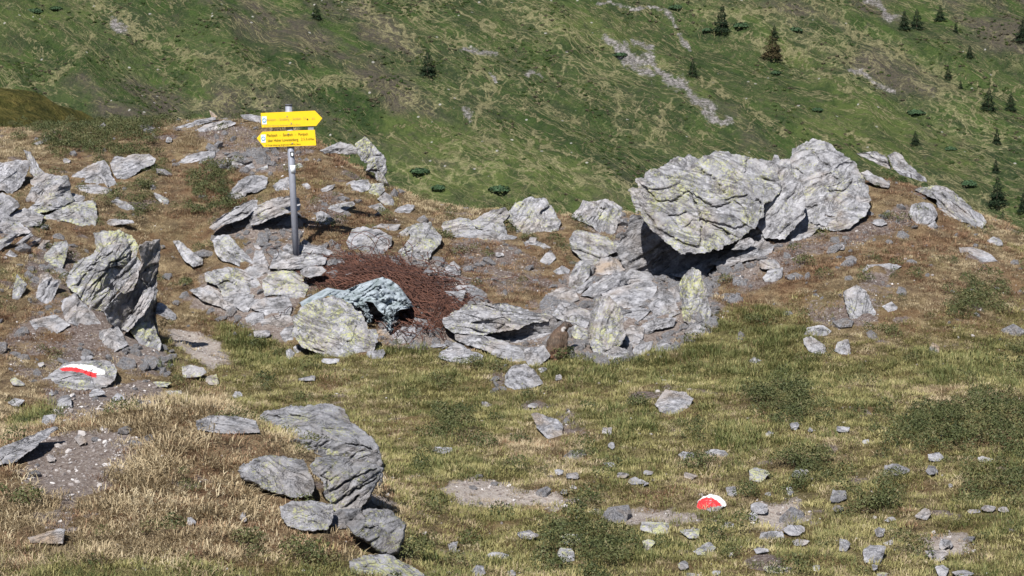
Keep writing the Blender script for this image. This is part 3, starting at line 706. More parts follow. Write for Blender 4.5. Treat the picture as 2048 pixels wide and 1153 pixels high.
    if conf > 0:                                   # let the rim settle into the slope behind it
        kb = np.unique(np.linspace(0, nb, 26).astype(int)[:-1])
        gy = hit_many(B[kb, 0], B[kb, 1]); pl = plane_Y(B[kb])
        ex = np.clip(conf * (gy - pl), 0, 0.9 * S); bad = np.isnan(ex)
        ex[bad] = (0.85 * np.nanmax(ex)) if (~bad).any() else 0.0
        for _ in range(3): ex = 0.25 * np.roll(ex, 1) + 0.5 * ex + 0.25 * np.roll(ex, -1)
        exb = np.interp(np.arange(nb), np.append(kb, nb), np.append(ex, ex[0]))
        exc = float(ex.mean()) * 0.8
        sA = np.concatenate([sF, sB]); eA = np.concatenate([[0], np.tile(exb, K), np.tile(exb, KB - 1), [0]])
        Yv = Yv + exc * (1 - sA) + eA * sA
    W = unproj(Pall[:, 0], Pall[:, 1], Yv)
    rd = np.array([float(t) for t in ray(*c)]); rd /= np.linalg.norm(rd)
    W = W - rd[None] * Dall[:, None]
    r0 = lambda k: 1 + k * nb + np.arange(nb)
    tris = [np.stack([np.zeros(nb, int), np.roll(r0(0), -1), r0(0)], -1)]
    qs = []
    nr = K + (KB - 1)
    for k in range(nr - 1):
        a, b = r0(k), r0(k + 1)
        qs.append(np.stack([a, np.roll(a, -1), np.roll(b, -1), b], -1))
    last = 1 + nr * nb
    e = r0(nr - 1)
    tris.append(np.stack([np.full(nb, last), e, np.roll(e, -1)], -1))
    base = unproj(c[0], pyb, Y)
    me = mesh_from(name, W - base, quads=np.vstack(qs), tris=np.vstack(tris), smooth=False)
    # consistent outward normals
    me.materials.append(mat or ROCK)
    if paint:
        nf = len(me.polygons)
        vi = [me.polygons[i].vertices[:] for i in range(nf)]
        fc = np.array([Pall[list(t)].mean(0) for t in vi]); front = np.array([max(t) < len(Pf) for t in vi])
        idx = np.zeros(nf, np.int32)
        jx = 1.6 * n2(fc[:, 0], fc[:, 1], 0.35, 2., 2); 
        for mi, (mm, pol) in enumerate(paint):
            me.materials.append(mm)
            idx[(poly_sd(fc[:, 0], fc[:, 1], pol) + jx > 0) & front] = mi + 1
        me.polygons.foreach_set("material_index", idx)
    ob = add_obj(name, me, None, None, tuple(base))
    ob.color = (lichen, dark, warm, (strata % 180) / 180.0)
    tag(ob, label, cat, group)
    return ob

def Z(ox, oy, s, pts): return [(ox + x * s, oy + y * s) for x, y in pts]

WHITE = worn_paint("white_marker_paint", (0.78, 0.77, 0.76))
RED = worn_paint("red_marker_paint", (0.60, 0.04, 0.045))

# ---- far left cluster
rock("dark cleft grey boulder cut by the left edge of the picture, topmost there", [(-60, 335), (-10, 328), (38, 320), (61, 324), (56, 346), (42, 374), (20, 390), (5, 382), (-50, 392)], strata=38, lichen=.2, gx=.5)
rock("small grey block at the left edge under the topmost boulder", [(-50, 392), (5, 386), (30, 396), (40, 412), (20, 432), (0, 442), (-40, 452)], strata=40, lichen=.2)
rock("thin pointed grey spike behind the left edge boulders", [(47, 300), (62, 304), (72, 322), (83, 340), (98, 356), (88, 363), (70, 356), (60, 346), (57, 325)], strata=-50, Y=26.2, lichen=.6)
rock("narrow upright slab wedged left of the lichened slab", [(47, 420), (53, 395), (63, 375), (82, 365), (89, 377), (80, 396), (62, 412)], strata=50, lichen=.3, gx=.6, dy=.15)
rock("large tilted grey slab with yellow lichen streak, upper left cluster", [(87, 370), (107, 355), (137, 351), (141, 375), (148, 402), (118, 419), (82, 425), (50, 442), (44, 433), (67, 408), (85, 388)], strata=35, lichen=.65, gx=.3)
rock("broad tilted slab with yellow lichen at its lower right corner, upper left cluster", [(88, 434), (118, 418), (147, 405), (185, 401), (193, 420), (195, 434), (192, 458), (170, 456), (150, 450), (128, 444), (104, 446)], strata=25, lichen=.75, gx=.3)
rock("pale grey slab leaning against its right neighbour, left mound", [(142, 353), (175, 333), (210, 320), (219, 335), (225, 352), (236, 370), (225, 377), (207, 377), (180, 368), (152, 363)], strata=28, lichen=.3)
rock("pale grey slab to the right of the leaning slab, left mound", [(220, 326), (230, 312), (250, 315), (265, 308), (297, 309), (311, 319), (307, 327), (292, 336), (280, 343), (265, 353), (250, 361), (233, 357), (225, 345)], strata=20, lichen=.35)
rock("flat pale stone beside the small green shrub, left mound", [(220, 403), (232, 398), (252, 404), (265, 412), (273, 422), (262, 424), (242, 417)], strata=-30, name="stone", cat="stone")
rock("narrow stone pointing down right in the straw, left mound", [(303, 384), (312, 386), (335, 397), (339, 405), (335, 413), (322, 406), (312, 397)], strata=-35, name="stone", cat="stone")
rock("flat layered slab half sunk below the crest, left of the signpost", [(354, 326), (375, 312), (400, 304), (430, 301), (431, 312), (422, 323), (400, 330), (370, 332)], strata=22, ledge=1.8, lichen=.15)
rock("long layered slab on the crest left of the yellow signs", [(388, 262), (410, 250), (437, 243), (462, 241), (473, 247), (455, 256), (430, 262), (405, 266)], strata=20, ledge=1.8, lichen=.1)
rock("long thin slab lying highest on the left crest", [(345, 257), (375, 247), (405, 238), (430, 234), (433, 240), (405, 248), (385, 254), (362, 259)], strata=18, ledge=1.6, lichen=.1)
rock("small pinkish splinter standing on the left crest", [(418, 220), (427, 226), (436, 235), (424, 238)], Y=29.2, warm=1.0, lichen=0, name="stone", cat="stone")
rock("grey slab on the crest just left of the upper yellow sign", [(480, 230), (500, 229), (524, 233), (524, 247), (505, 244), (487, 238)], strata=-10, lichen=.1)
rock("half-buried rock at the left edge above the bank slabs", [(-50, 442), (0, 424), (38, 440), (60, 464), (20, 478), (-50, 478)], strata=35, lichen=.3)
rock("low ledge between the two tilted slabs of the upper left cluster", [(98, 398), (135, 384), (172, 394), (162, 411), (120, 420)], strata=28, lichen=.4, dy=.1)
rock("slab lying against the outcrop's left foot", [(120, 602), (150, 588), (182, 620), (204, 652), (172, 663), (130, 642)], strata=50, warm=.3, lichen=.25)
rock("flat slab in soil left of the outcrop's foot", [(58, 642), (110, 628), (142, 650), (112, 670), (70, 664)], strata=20, warm=.4, lichen=.15)
rock("broken slab below the outcrop's left foot", [(198, 662), (235, 652), (258, 690), (226, 708), (200, 692)], strata=50, lichen=.3)
# ---- rocks round the signpost
rock("tall pointed lichened boulder on the crest right of the signpost", [(709, 290), (729, 273), (742, 285), (762, 305), (772, 320), (776, 340), (771, 355), (778, 373), (765, 368), (752, 360), (750, 346), (732, 342), (735, 328), (721, 322), (715, 306)], strata=55, lichen=.75, ledge=1.3, Y=27.2, gx=.25)
rock("low dark grey rock left of the tall pointed crest boulder", [(639, 302), (655, 295), (680, 284), (702, 289), (716, 297), (714, 309), (697, 309), (670, 307), (647, 308)], strata=15, dark=.35, lichen=.2)
rock("rounded grey block under the pointed crest boulder, left one of a pair", [(691, 368), (705, 362), (735, 359), (743, 370), (738, 381), (717, 387), (697, 382)], strata=5, lichen=.4)
rock("yellow lichened block under the pointed crest boulder, right one of a pair", [(736, 382), (742, 368), (766, 366), (770, 382), (757, 394), (742, 394)], lichen=1.0)
rock("dark cracked rock below the yellow lichened block", [(754, 398), (770, 384), (785, 394), (793, 416), (780, 415), (765, 409)], gx=.6, lichen=.4)
rock("small grey rock left of the dark cracked rock on the crest slope", [(736, 413), (762, 406), (773, 420), (760, 427), (742, 423)], lichen=.3)
rock("flat bluish slab lying at the start of the straw crest", [(786, 428), (795, 415), (815, 409), (831, 411), (821, 426), (805, 432)], strata=8, lichen=.05)
rock("long white lichened stone right of the post, above the round one", [(654, 418), (665, 410), (707, 403), (711, 410), (690, 422), (672, 428), (657, 426)], strata=15, lichen=.5, name="stone", cat="stone")
rock("round pale stone right of the post", [(631, 427), (642, 421), (657, 430), (670, 441), (662, 448), (645, 453), (634, 449)], lichen=.5, name="stone", cat="stone")
rock("dark overhanging slab left of the post, left one of two", [(419, 456), (430, 441), (450, 429), (472, 414), (500, 401), (516, 401), (513, 418), (490, 436), (462, 447), (440, 454), (427, 461)], strata=28, ledge=1.6, lean=.9, T=.7, dy=-.25, conf=0, lichen=.15)
rock("pale overhanging slab directly left of the post, right one of two", [(499, 442), (510, 420), (530, 402), (555, 396), (580, 393), (601, 397), (601, 421), (570, 428), (540, 438), (515, 450), (502, 451)], strata=22, ledge=1.4, lean=.9, T=.8, dy=-.25, conf=0, lichen=.35)
rock("wedge of rock with painted shade under the pale overhanging slab", [(543, 458), (570, 435), (588, 431), (590, 453), (562, 463)], strata=25, dark=.3, dy=.1)  # darkened a little: shade under the overhang put into the colour
rock("small splinter with painted shade under the dark overhanging slab", [(468, 458), (490, 449), (501, 446), (498, 461), (480, 468)], strata=30, dark=.3, dy=.1)  # part of the shade below the slab is in this darker tone
rock("base ledge with shade painted in beneath the two overhanging slabs", [(424, 464), (450, 450), (500, 446), (560, 440), (612, 440), (612, 470), (560, 474), (480, 474)], strata=15, dark=.9, conf=0, lichen=0, lean=.1, dy=.35)  # dark tone paints the shade that lies under both slabs
rock("dark jagged rock above the two overhanging slabs", [(454, 391), (482, 360), (497, 351), (527, 351), (536, 355), (531, 376), (515, 386), (494, 386), (488, 401), (460, 399)], strata=35, ledge=1.5, dark=.4, lichen=.1)
rock("grey rock leaning behind the post above the pale overhang", [(544, 373), (560, 360), (577, 354), (581, 381), (565, 387), (554, 384)], strata=50, lichen=.2)
rock("flat pale stone slab on the gravelly slope left of the post", [(440, 326), (455, 319), (475, 321), (488, 330), (480, 334), (455, 332)], warm=.4, lichen=.1, name="stone", cat="stone")
rock("smooth rounded pinkish stone left of the post stickers", [(489, 333), (505, 326), (512, 338), (500, 342)], warm=.8, lichen=0, ledge=0, crack=0, name="stone", cat="stone")
rock("small pale stone touching the pinkish one, left of the post", [(513, 339), (536, 330), (537, 338), (520, 343)], lichen=.1, name="stone", cat="stone")
rock("small grey stone right of the post above the long white one", [(603, 369), (615, 366), (623, 375), (618, 381), (608, 378)], name="stone", cat="stone", lichen=.1)
rock("narrow tilted stone right of the post on rust turf", [(636, 382), (655, 372), (671, 369), (666, 378), (647, 387)], strata=30, name="stone", cat="stone", lichen=.1)
rock("yellowish stone just right of the white post sticker", [(588, 331), (600, 326), (607, 333), (595, 340)], lichen=1.0, name="stone", cat="stone")
# ---- big tilted outcrop, left
rock("large lichened slab face of the tilted outcrop at left", [(184, 465), (212, 463), (240, 459), (270, 477), (278, 492), (272, 510), (246, 537), (228, 566), (204, 588), (180, 619), (160, 594), (140, 577), (129, 566), (145, 525), (160, 517), (180, 512), (190, 495)], strata=52, ledge=1.4, conf=0.3, crack=1.5, dens=0.6, fissures=[Z(0, 420, .25, q_) for q_ in ([(880, 430), (840, 510), (780, 580), (720, 720)], [(880, 430), (960, 400), (1060, 340)], [(550, 620), (640, 600), (700, 480)], [(700, 470), (900, 340)])], lichen=.75, warm=.3, lean=.7, Y=21.55)
rock("second steep slab of the tilted outcrop, below the large face", [(190, 584), (222, 566), (246, 538), (273, 511), (283, 526), (266, 556), (234, 584), (209, 623), (197, 620), (178, 618)], strata=52, ledge=1.5, conf=0, lichen=.6, lean=.5, gx=.5, Y=21.45)
rock("tall shaded right-hand slab of the tilted outcrop, overhanging the path", [(277, 493), (290, 483), (320, 477), (323, 495), (315, 525), (312, 560), (316, 600), (311, 640), (318, 690), (305, 702), (285, 692), (262, 682), (240, 667), (217, 642), (209, 622), (236, 586), (266, 556), (283, 527)], strata=58, ledge=2.0, conf=0, crack=1.4, lichen=.45, dark=0.2, lean=-0.05, gx=1.2, T=0.15, Y=21.35)
rock("lichened foot of the tilted outcrop, by the path", [(258, 662), (282, 646), (302, 643), (312, 660), (323, 690), (316, 710), (297, 716), (282, 694)], strata=60, conf=0, lichen=.9, Y=20.9, gx=.4)
rock("upper lit sliver slab in the outcrop's shaded side", [(239, 582), (265, 550), (278, 536), (276, 560), (266, 581), (247, 589)], strata=52, Y=20.9, conf=0, lichen=.5, lean=.5)
rock("left lit sliver slab low in the outcrop's shaded side", [(206, 621), (225, 604), (245, 584), (266, 580), (251, 601), (233, 627), (220, 643)], strata=52, Y=20.95, conf=0, lichen=.4, lean=.5)
rock("right lit sliver slab low in the outcrop's shaded side", [(243, 660), (252, 640), (270, 616), (287, 582), (300, 574), (311, 585), (298, 617), (275, 643), (255, 664)], strata=55, Y=20.9, conf=0, lichen=.4, lean=.4, ledge=1.8, gx=.3)
rock("bluish slab with a yellow lichen centre standing in soil, far left", [(80, 537), (90, 510), (110, 486), (133, 481), (137, 495), (131, 520), (122, 544), (107, 543), (92, 542)], strata=60, lichen=.95, ledge=.4, crack=.3)
rock("narrow leaf-shaped lichened slab at the far left soil slope", [(25, 583), (34, 549), (55, 570), (50, 583), (31, 607), (23, 608)], strata=65, lichen=.6)
rock("pinkish split slab lying in soil left of the outcrop", [(71, 596), (80, 550), (95, 544), (110, 559), (123, 560), (112, 586), (100, 611), (85, 607)], strata=60, warm=.8, lichen=.05)
rock("thin slab on the soil bank, second from the left edge", [(21, 496), (45, 477), (62, 466), (67, 472), (41, 497)], strata=35, lichen=.2)
rock("yellowish slab on the soil bank cut by the left edge", [(-25, 492), (30, 464), (38, 467), (26, 483), (0, 502), (-20, 510)], strata=30, lichen=.7)
rock("short wide splinter left of the yellow-centred slab", [(73, 498), (87, 480), (101, 481), (91, 496), (77, 504)], strata=45, lichen=.1, warm=.4)
rock("thin splinter between the bank slabs at far left", [(46, 496), (60, 485), (83, 475), (81, 483), (56, 498)], strata=35, lichen=.1)
rock("small pale triangular stone below the bank slabs, far left", [(6, 513), (20, 500), (36, 512), (25, 518)], lichen=.2, name="stone", cat="stone")
rock("dark-bellied rock sticking out of the slope right of the outcrop", [(345, 482), (360, 481), (380, 499), (406, 519), (407, 531), (386, 536), (368, 520)], strata=-35, lean=1.0, T=.9, lichen=.5, gx=.3)
rock("long lichened slab sloping towards the post foot", [(424, 481), (435, 472), (457, 470), (472, 486), (490, 506), (508, 525), (513, 538), (490, 539), (468, 529), (445, 522), (430, 508)], strata=-38, lichen=.65)
rock("flat grey slab beside the path right of the outcrop", [(305, 605), (325, 606), (353, 630), (353, 641), (332, 644), (310, 643)], strata=-20, lichen=.1, ledge=.5)
rock("broken grey splinters at the outcrop foot", [(248, 662), (265, 664), (286, 691), (280, 700), (262, 704), (246, 684)], strata=50, warm=.3, lichen=.1, Y=20.95)
# ---- stones in front of the post and wire
rock("broad lichened slab left of the rounded one, below the post", [(409, 546), (455, 534), (487, 539), (510, 554), (525, 580), (521, 592), (490, 592), (467, 607), (450, 602), (434, 571), (411, 564)], strata=-25, lichen=0.7, lean=.8)
rock("rounded lichened slab against the tarpaulin's left tail", [(524, 561), (540, 545), (565, 540), (587, 541), (611, 555), (619, 576), (606, 597), (580, 602), (565, 592), (530, 592), (524, 576)], strata=-20, lichen=0.75, lean=.8)
rock("largest lichen-covered boulder in front of the tarpaulin", [(586, 642), (598, 615), (630, 599), (662, 590), (682, 599), (702, 611), (725, 625), (733, 647), (735, 660), (752, 660), (758, 677), (748, 702), (725, 714), (692, 718), (655, 716), (635, 708), (600, 692), (585, 672)], strata=-30, conf=0, lichen=0.85, lean=.8, crack=.6, ledge=.5, T=.5)
rock("small pale lens-shaped stone in front of the rounded slab", [(489, 636), (505, 624), (528, 626), (528, 641), (515, 655), (495, 652)], lichen=.1, ledge=.3)
rock("pale block between the lens-shaped stone and the broad slab", [(470, 613), (487, 596), (521, 599), (501, 616), (493, 631)], lichen=.2, strata=20)
rock("purplish flat blocks under the rounded slab", [(499, 616), (520, 599), (552, 594), (576, 594), (586, 612), (576, 640), (530, 638), (527, 626)], warm=.4, lichen=.15, strata=10)
rock("grey block at the left foot of the largest lichened boulder", [(559, 666), (572, 654), (586, 656), (587, 678), (580, 692), (569, 687)], lichen=.2)
rock("small flat stone above the grey foot block", [(559, 646), (572, 639), (587, 641), (581, 651), (565, 653)], lichen=.4, name="stone", cat="stone")
rock("long thin slab edge at the lower left of the broad slab", [(378, 581), (400, 574), (430, 587), (452, 600), (486, 625), (470, 628), (437, 613), (408, 604)], strata=-28, lichen=.3)
rock("thin plate lying on the long slab edge", [(394, 581), (417, 571), (442, 586), (449, 598), (422, 595)], strata=-25, lichen=.3, dy=-.1)
rock("jumble block at the very foot of the signpost", [(549, 508), (567, 502), (590, 511), (630, 509), (653, 517), (651, 528), (620, 537), (595, 538), (555, 540), (539, 537), (545, 520)], strata=10, conf=0.3, lichen=.2, dy=-0.12)
rock("long block behind the signpost foot", [(564, 498), (575, 488), (587, 491), (630, 490), (650, 494), (666, 505), (655, 514), (630, 512), (600, 517), (587, 509), (570, 504)], strata=-8, conf=0.3, lichen=.15, dy=-0.05)
rock("flat stone weighing down the wire's left end", [(600, 541), (620, 531), (645, 534), (654, 542), (642, 551), (620, 556), (601, 551)], conf=0, lichen=.05, ledge=.5, lean=1.0, dy=-.3)
rock("upright block left of the post foot", [(506, 522), (510, 501), (525, 501), (538, 532), (533, 552), (512, 553), (504, 536)], lichen=.3)
rock("small stone left of the post above the upright block", [(504, 487), (517, 486), (523, 495), (520, 502), (509, 496)], name="stone", cat="stone", lichen=.1)
rock("square pale slab behind the wire, left one of two", [(693, 486), (702, 459), (725, 454), (760, 459), (783, 472), (783, 491), (765, 512), (735, 517), (702, 509)], strata=20, lichen=.4, lean=.8)
rock("thin slab edge on top of the square pale slab", [(736, 458), (762, 448), (801, 449), (796, 461), (770, 464)], strata=5, lichen=.2)
rock("tilted pale slab behind the wire, right one of two", [(786, 512), (805, 494), (820, 477), (815, 455), (835, 446), (862, 444), (873, 462), (886, 475), (880, 488), (866, 503), (853, 530), (830, 524), (810, 519)], strata=40, lichen=.7, lean=.8)
rock("small chip at the upper left of the tilted pale slab", [(796, 468), (815, 454), (828, 454), (812, 477)], lichen=.6, name="stone", cat="stone")
rock("white flake at the right end of the wire", [(856, 538), (870, 535), (893, 542), (890, 551), (870, 551)], lichen=.05, name="stone", cat="stone")
rock("pointed grey stone at the right end of the wire", [(888, 538), (907, 521), (921, 535), (921, 551), (897, 554)], lichen=.1, name="stone", cat="stone", T=.8)
rock("pale block under the lower edge of the wire", [(783, 671), (805, 654), (831, 654), (832, 671), (815, 689), (790, 690)], lichen=.05)
rock("reddish brick-coloured stone beneath the torn tarpaulin", [(754, 664), (764, 656), (780, 658), (784, 670), (770, 677), (756, 675)], warm=2.5, lichen=0, name="stone", cat="stone")
rock("orange-brown flat stone at the left foot of the largest boulder", [(586, 695), (596, 688), (609, 698), (600, 710), (589, 708)], warm=2.2, lichen=0, name="stone", cat="stone")
rock("small brownish wedge stone beside the orange-brown one", [(571, 702), (580, 697), (590, 707), (583, 722), (573, 718)], warm=1.2, lichen=0, name="stone", cat="stone")
rock("filler stone with painted shade in the hollow under the tarpaulin", [(735, 650), (742, 612), (770, 602), (796, 612), (802, 645), (782, 668), (752, 668)], Y=22.85, conf=0, lean=.3, dark=.7, lichen=0)  # put in to fill the hollow; its dark colour stands for shade
rock("grey block between the upright block and the long sloping slab", [(478, 548), (500, 532), (540, 540), (545, 560), (520, 570), (490, 562)], lichen=.3, dy=.05)
rock("low slab in front of the purplish blocks", [(520, 642), (560, 628), (590, 634), (588, 655), (550, 662), (525, 656)], lichen=.2, strata=8)
rock("grey slab filling the gap left of the rounded slab", [(440, 600), (470, 585), (510, 590), (500, 612), (465, 625), (445, 618)], lichen=.25, strata=-15, dy=.05)
rock("half-buried ledge joining the two dark overhanging slabs", [(455, 440), (500, 420), (520, 410), (530, 430), (505, 452), (470, 458)], lichen=.2, strata=25, dark=.3)
rock("broken rock behind the far left boulders", [(60, 360), (85, 345), (110, 350), (105, 372), (80, 385), (62, 380)], lichen=.3, strata=30, dy=.2)
rock("low rock at the foot of the far left boulders", [(20, 430), (50, 415), (90, 432), (80, 452), (40, 456), (15, 448)], lichen=.2, strata=20)
rock("half-buried slab below the left pair of slabs", [(150, 372), (190, 368), (225, 380), (210, 392), (170, 390)], lichen=.15, strata=10)
rock("grey ledge between the middle crest row and the streaked boulder", [(935, 470), (970, 458), (1010, 468), (1035, 474), (1020, 486), (970, 486)], lichen=.3, strata=5)
rock("broken slab left of the steep pile block", [(1090, 590), (1120, 575), (1150, 580), (1160, 600), (1130, 612), (1100, 606)], lichen=.2, strata=10)
rock("filler block behind the smooth pile slab", [(1230, 560), (1262, 540), (1300, 545), (1318, 562), (1290, 572), (1250, 574)], lichen=.15, strata=15)
rock("dark filler block right of the smooth pile slab", [(1300, 600), (1318, 575), (1345, 585), (1350, 608), (1325, 620)], lichen=.1, dark=.3, strata=25)
rock("filler block at the lower heart of the pile", [(1240, 668), (1262, 650), (1290, 655), (1285, 680), (1258, 690)], lichen=.2, strata=10)
# ---- middle crest
rock("large white streaked boulder on the middle crest", [(1011, 432), (1030, 407), (1062, 396), (1090, 398), (1103, 412), (1113, 427), (1122, 445), (1118, 461), (1095, 472), (1055, 475), (1034, 474), (1030, 453), (1012, 439)], strata=62, lichen=.65, ledge=1.2, lean=.6)
rock("long sloping shoulder left of the white streaked boulder", [(938, 446), (970, 427), (1010, 414), (1021, 430), (1006, 445), (1013, 455), (1014, 474), (1000, 477), (975, 462), (955, 457)], strata=20, lichen=.6)
rock("low lichened rock at the left end of the middle crest row", [(879, 461), (887, 445), (920, 435), (940, 439), (951, 457), (966, 462), (963, 476), (935, 479), (905, 475)], strata=10, lichen=.6)
rock("jagged pale boulder on the skyline between crest row and cave", [(1140, 434), (1157, 417), (1165, 401), (1190, 402), (1217, 399), (1230, 407), (1246, 417), (1239, 445), (1230, 468), (1205, 472), (1185, 455), (1160, 444)], strata=50, lichen=.5, ledge=1.4)
rock("grey rock with dark notch left of the cave", [(1138, 478), (1152, 459), (1180, 465), (1215, 474), (1239, 487), (1236, 503), (1207, 516), (1195, 532), (1177, 530), (1155, 512), (1141, 496)], strata=-20, lichen=.6, lean=.9, T=.6)
rock("oval grey stone in the rust turf of the middle mound", [(1046, 486), (1060, 479), (1082, 484), (1104, 496), (1080, 501), (1055, 497)], lichen=.2, name="stone", cat="stone")
rock("knobbly pale stone in the middle mound", [(1079, 523), (1092, 506), (1105, 505), (1113, 517), (1098, 531), (1085, 534)], lichen=.3, name="stone", cat="stone")
rock("pale stone between the knobbly one and the cave pile", [(1106, 543), (1125, 531), (1141, 540), (1136, 551), (1117, 553)], lichen=.1, name="stone", cat="stone")
rock("steep lichened block at the top left of the stone pile", [(1138, 552), (1152, 530), (1165, 518), (1183, 535), (1178, 553), (1156, 583), (1136, 582)], strata=40, lichen=.6)
rock("thin dark plate leaning on the steep block, stone pile", [(1148, 583), (1170, 564), (1193, 549), (1186, 566), (1161, 589)], strata=35, dark=.25, lichen=.1, dy=-.1)
rock("curved grey slab arching over the pile", [(1160, 592), (1180, 572), (1212, 551), (1250, 544), (1261, 555), (1253, 569), (1220, 579), (1190, 595)], strata=28, lichen=.3, T=.7, dy=-.15)
rock("soil-dusted block above the curved slab", [(1193, 532), (1202, 516), (1217, 513), (1249, 523), (1250, 541), (1212, 554), (1191, 547)], warm=.7, lichen=.1)
rock("large smooth slab in the middle of the stone pile", [(1199, 586), (1230, 575), (1270, 566), (1302, 560), (1315, 570), (1313, 586), (1296, 606), (1270, 618), (1235, 617), (1216, 603)], strata=12, lichen=.1, ledge=.5, lean=.8, T=.6)
rock("upright yellow-lichened slab at the centre of the pile", [(1181, 622), (1192, 597), (1215, 590), (1232, 606), (1245, 625), (1247, 660), (1253, 671), (1241, 692), (1215, 698), (1190, 702), (1174, 682), (1179, 646)], strata=75, conf=0, lichen=0.8, dy=-.2, lean=.5)
rock("lichened wedge at the lower left of the upright slab", [(1175, 682), (1195, 671), (1223, 693), (1203, 712), (1189, 708)], strata=-50, lichen=.9, dy=-.15)
rock("brown-grey slab sloping down behind the marmot", [(1104, 631), (1120, 606), (1152, 609), (1184, 626), (1178, 647), (1172, 662), (1152, 649), (1125, 644)], strata=-25, lichen=.4, lean=.7, T=.7)
rock("lichened wedge touching the marmot's nose", [(1140, 667), (1150, 649), (1175, 660), (1183, 676), (1171, 685), (1150, 678)], strata=-35, lichen=.8)
rock("long overhanging layered slab left of the marmot", [(886, 634), (920, 620), (930, 609), (965, 605), (1000, 608), (1035, 614), (1075, 626), (1107, 632), (1094, 642), (1060, 647), (1040, 657), (990, 667), (940, 670), (900, 664), (886, 652)], strata=-14, ledge=1.8, ledges=5, conf=0, lichen=.55, lean=1.0, T=.9, TB=1.2, dy=-.35)
rock("shade-painted hollow wall under the long overhanging slab", [(900, 662), (940, 650), (1000, 645), (1060, 638), (1110, 634), (1118, 660), (1105, 690), (1060, 697), (1010, 690), (950, 676)], strata=-5, dark=.8, conf=0, lichen=0, lean=.1, dy=.25, T=.2)  # wall coloured dark to paint in the shade of the overhang
rock("small jagged block inside the hollow, left of the marmot", [(1008, 671), (1040, 667), (1060, 655), (1063, 665), (1106, 660), (1098, 681), (1055, 688), (1020, 689)], strata=12, lichen=.15, ledge=1.5)
rock("long low slab below the hollow, half covered by turf", [(908, 668), (947, 666), (1000, 681), (1040, 694), (1053, 712), (1054, 728), (1035, 727), (1000, 717), (972, 702), (935, 692), (912, 679)], strata=-18, lichen=.3, lean=.9)
rock("pale flat stone left of the low slab", [(873, 712), (907, 686), (925, 689), (935, 697), (967, 712), (961, 722), (930, 730), (892, 723)], strata=15, lichen=.1, warm=.2, lean=1.0)
rock("grey block the marmot sits against", [(1046, 697), (1090, 691), (1101, 712), (1079, 733), (1060, 737), (1051, 721)], strata=30, lichen=.15)
rock("lone pale boulder in the grass below the marmot", [(1010, 752), (1025, 732), (1052, 728), (1071, 744), (1087, 768), (1060, 779), (1020, 780), (1008, 769)], strata=-25, lichen=.25, T=.6)
rock("layered block right of the upright slab", [(1245, 622), (1275, 614), (1302, 620), (1287, 637), (1260, 653), (1246, 648)], strata=5, ledge=1.5, lichen=.1)
rock("grey block at the right side of the pile", [(1294, 611), (1317, 596), (1350, 604), (1361, 627), (1337, 638), (1306, 627)], strata=30, lichen=.2)
rock("thin lens of rock under the right side block", [(1279, 638), (1310, 626), (1327, 635), (1308, 645)], lichen=.1)
rock("lower right block of the pile", [(1268, 672), (1285, 649), (1310, 636), (1354, 636), (1347, 653), (1310, 660), (1285, 678)], strata=20, lichen=.2)
rock("thin plate at the lower middle of the pile", [(1246, 691), (1270, 679), (1287, 685), (1273, 698)], lichen=.1)
rock("base block under the upright slab", [(1203, 707), (1235, 692), (1262, 705), (1249, 718), (1210, 723)], lichen=.2)
rock("small block right of the base block", [(1263, 708), (1270, 692), (1307, 681), (1302, 699), (1285, 713)], strata=15, lichen=.2)
rock("dark-spotted stone in the grass right of the pile foot", [(1313, 691), (1335, 686), (1347, 695), (1333, 707), (1310, 702)], lichen=.2, dark=.4, name="stone", cat="stone")
rock("upright lichened slab at the right end of the cave mouth", [(1358, 562), (1385, 533), (1401, 544), (1413, 580), (1422, 630), (1416, 652), (1390, 653), (1367, 642), (1361, 602)], strata=75, conf=0, lichen=.85, dy=-.1)
rock("round pale stone at the foot of the upright right slab", [(1366, 664), (1390, 644), (1412, 655), (1409, 670), (1380, 674)], lichen=.15)
rock("small block between the cave mouth and the upright right slab", [(1325, 600), (1340, 575), (1356, 570), (1362, 604), (1345, 612)], lichen=.2)
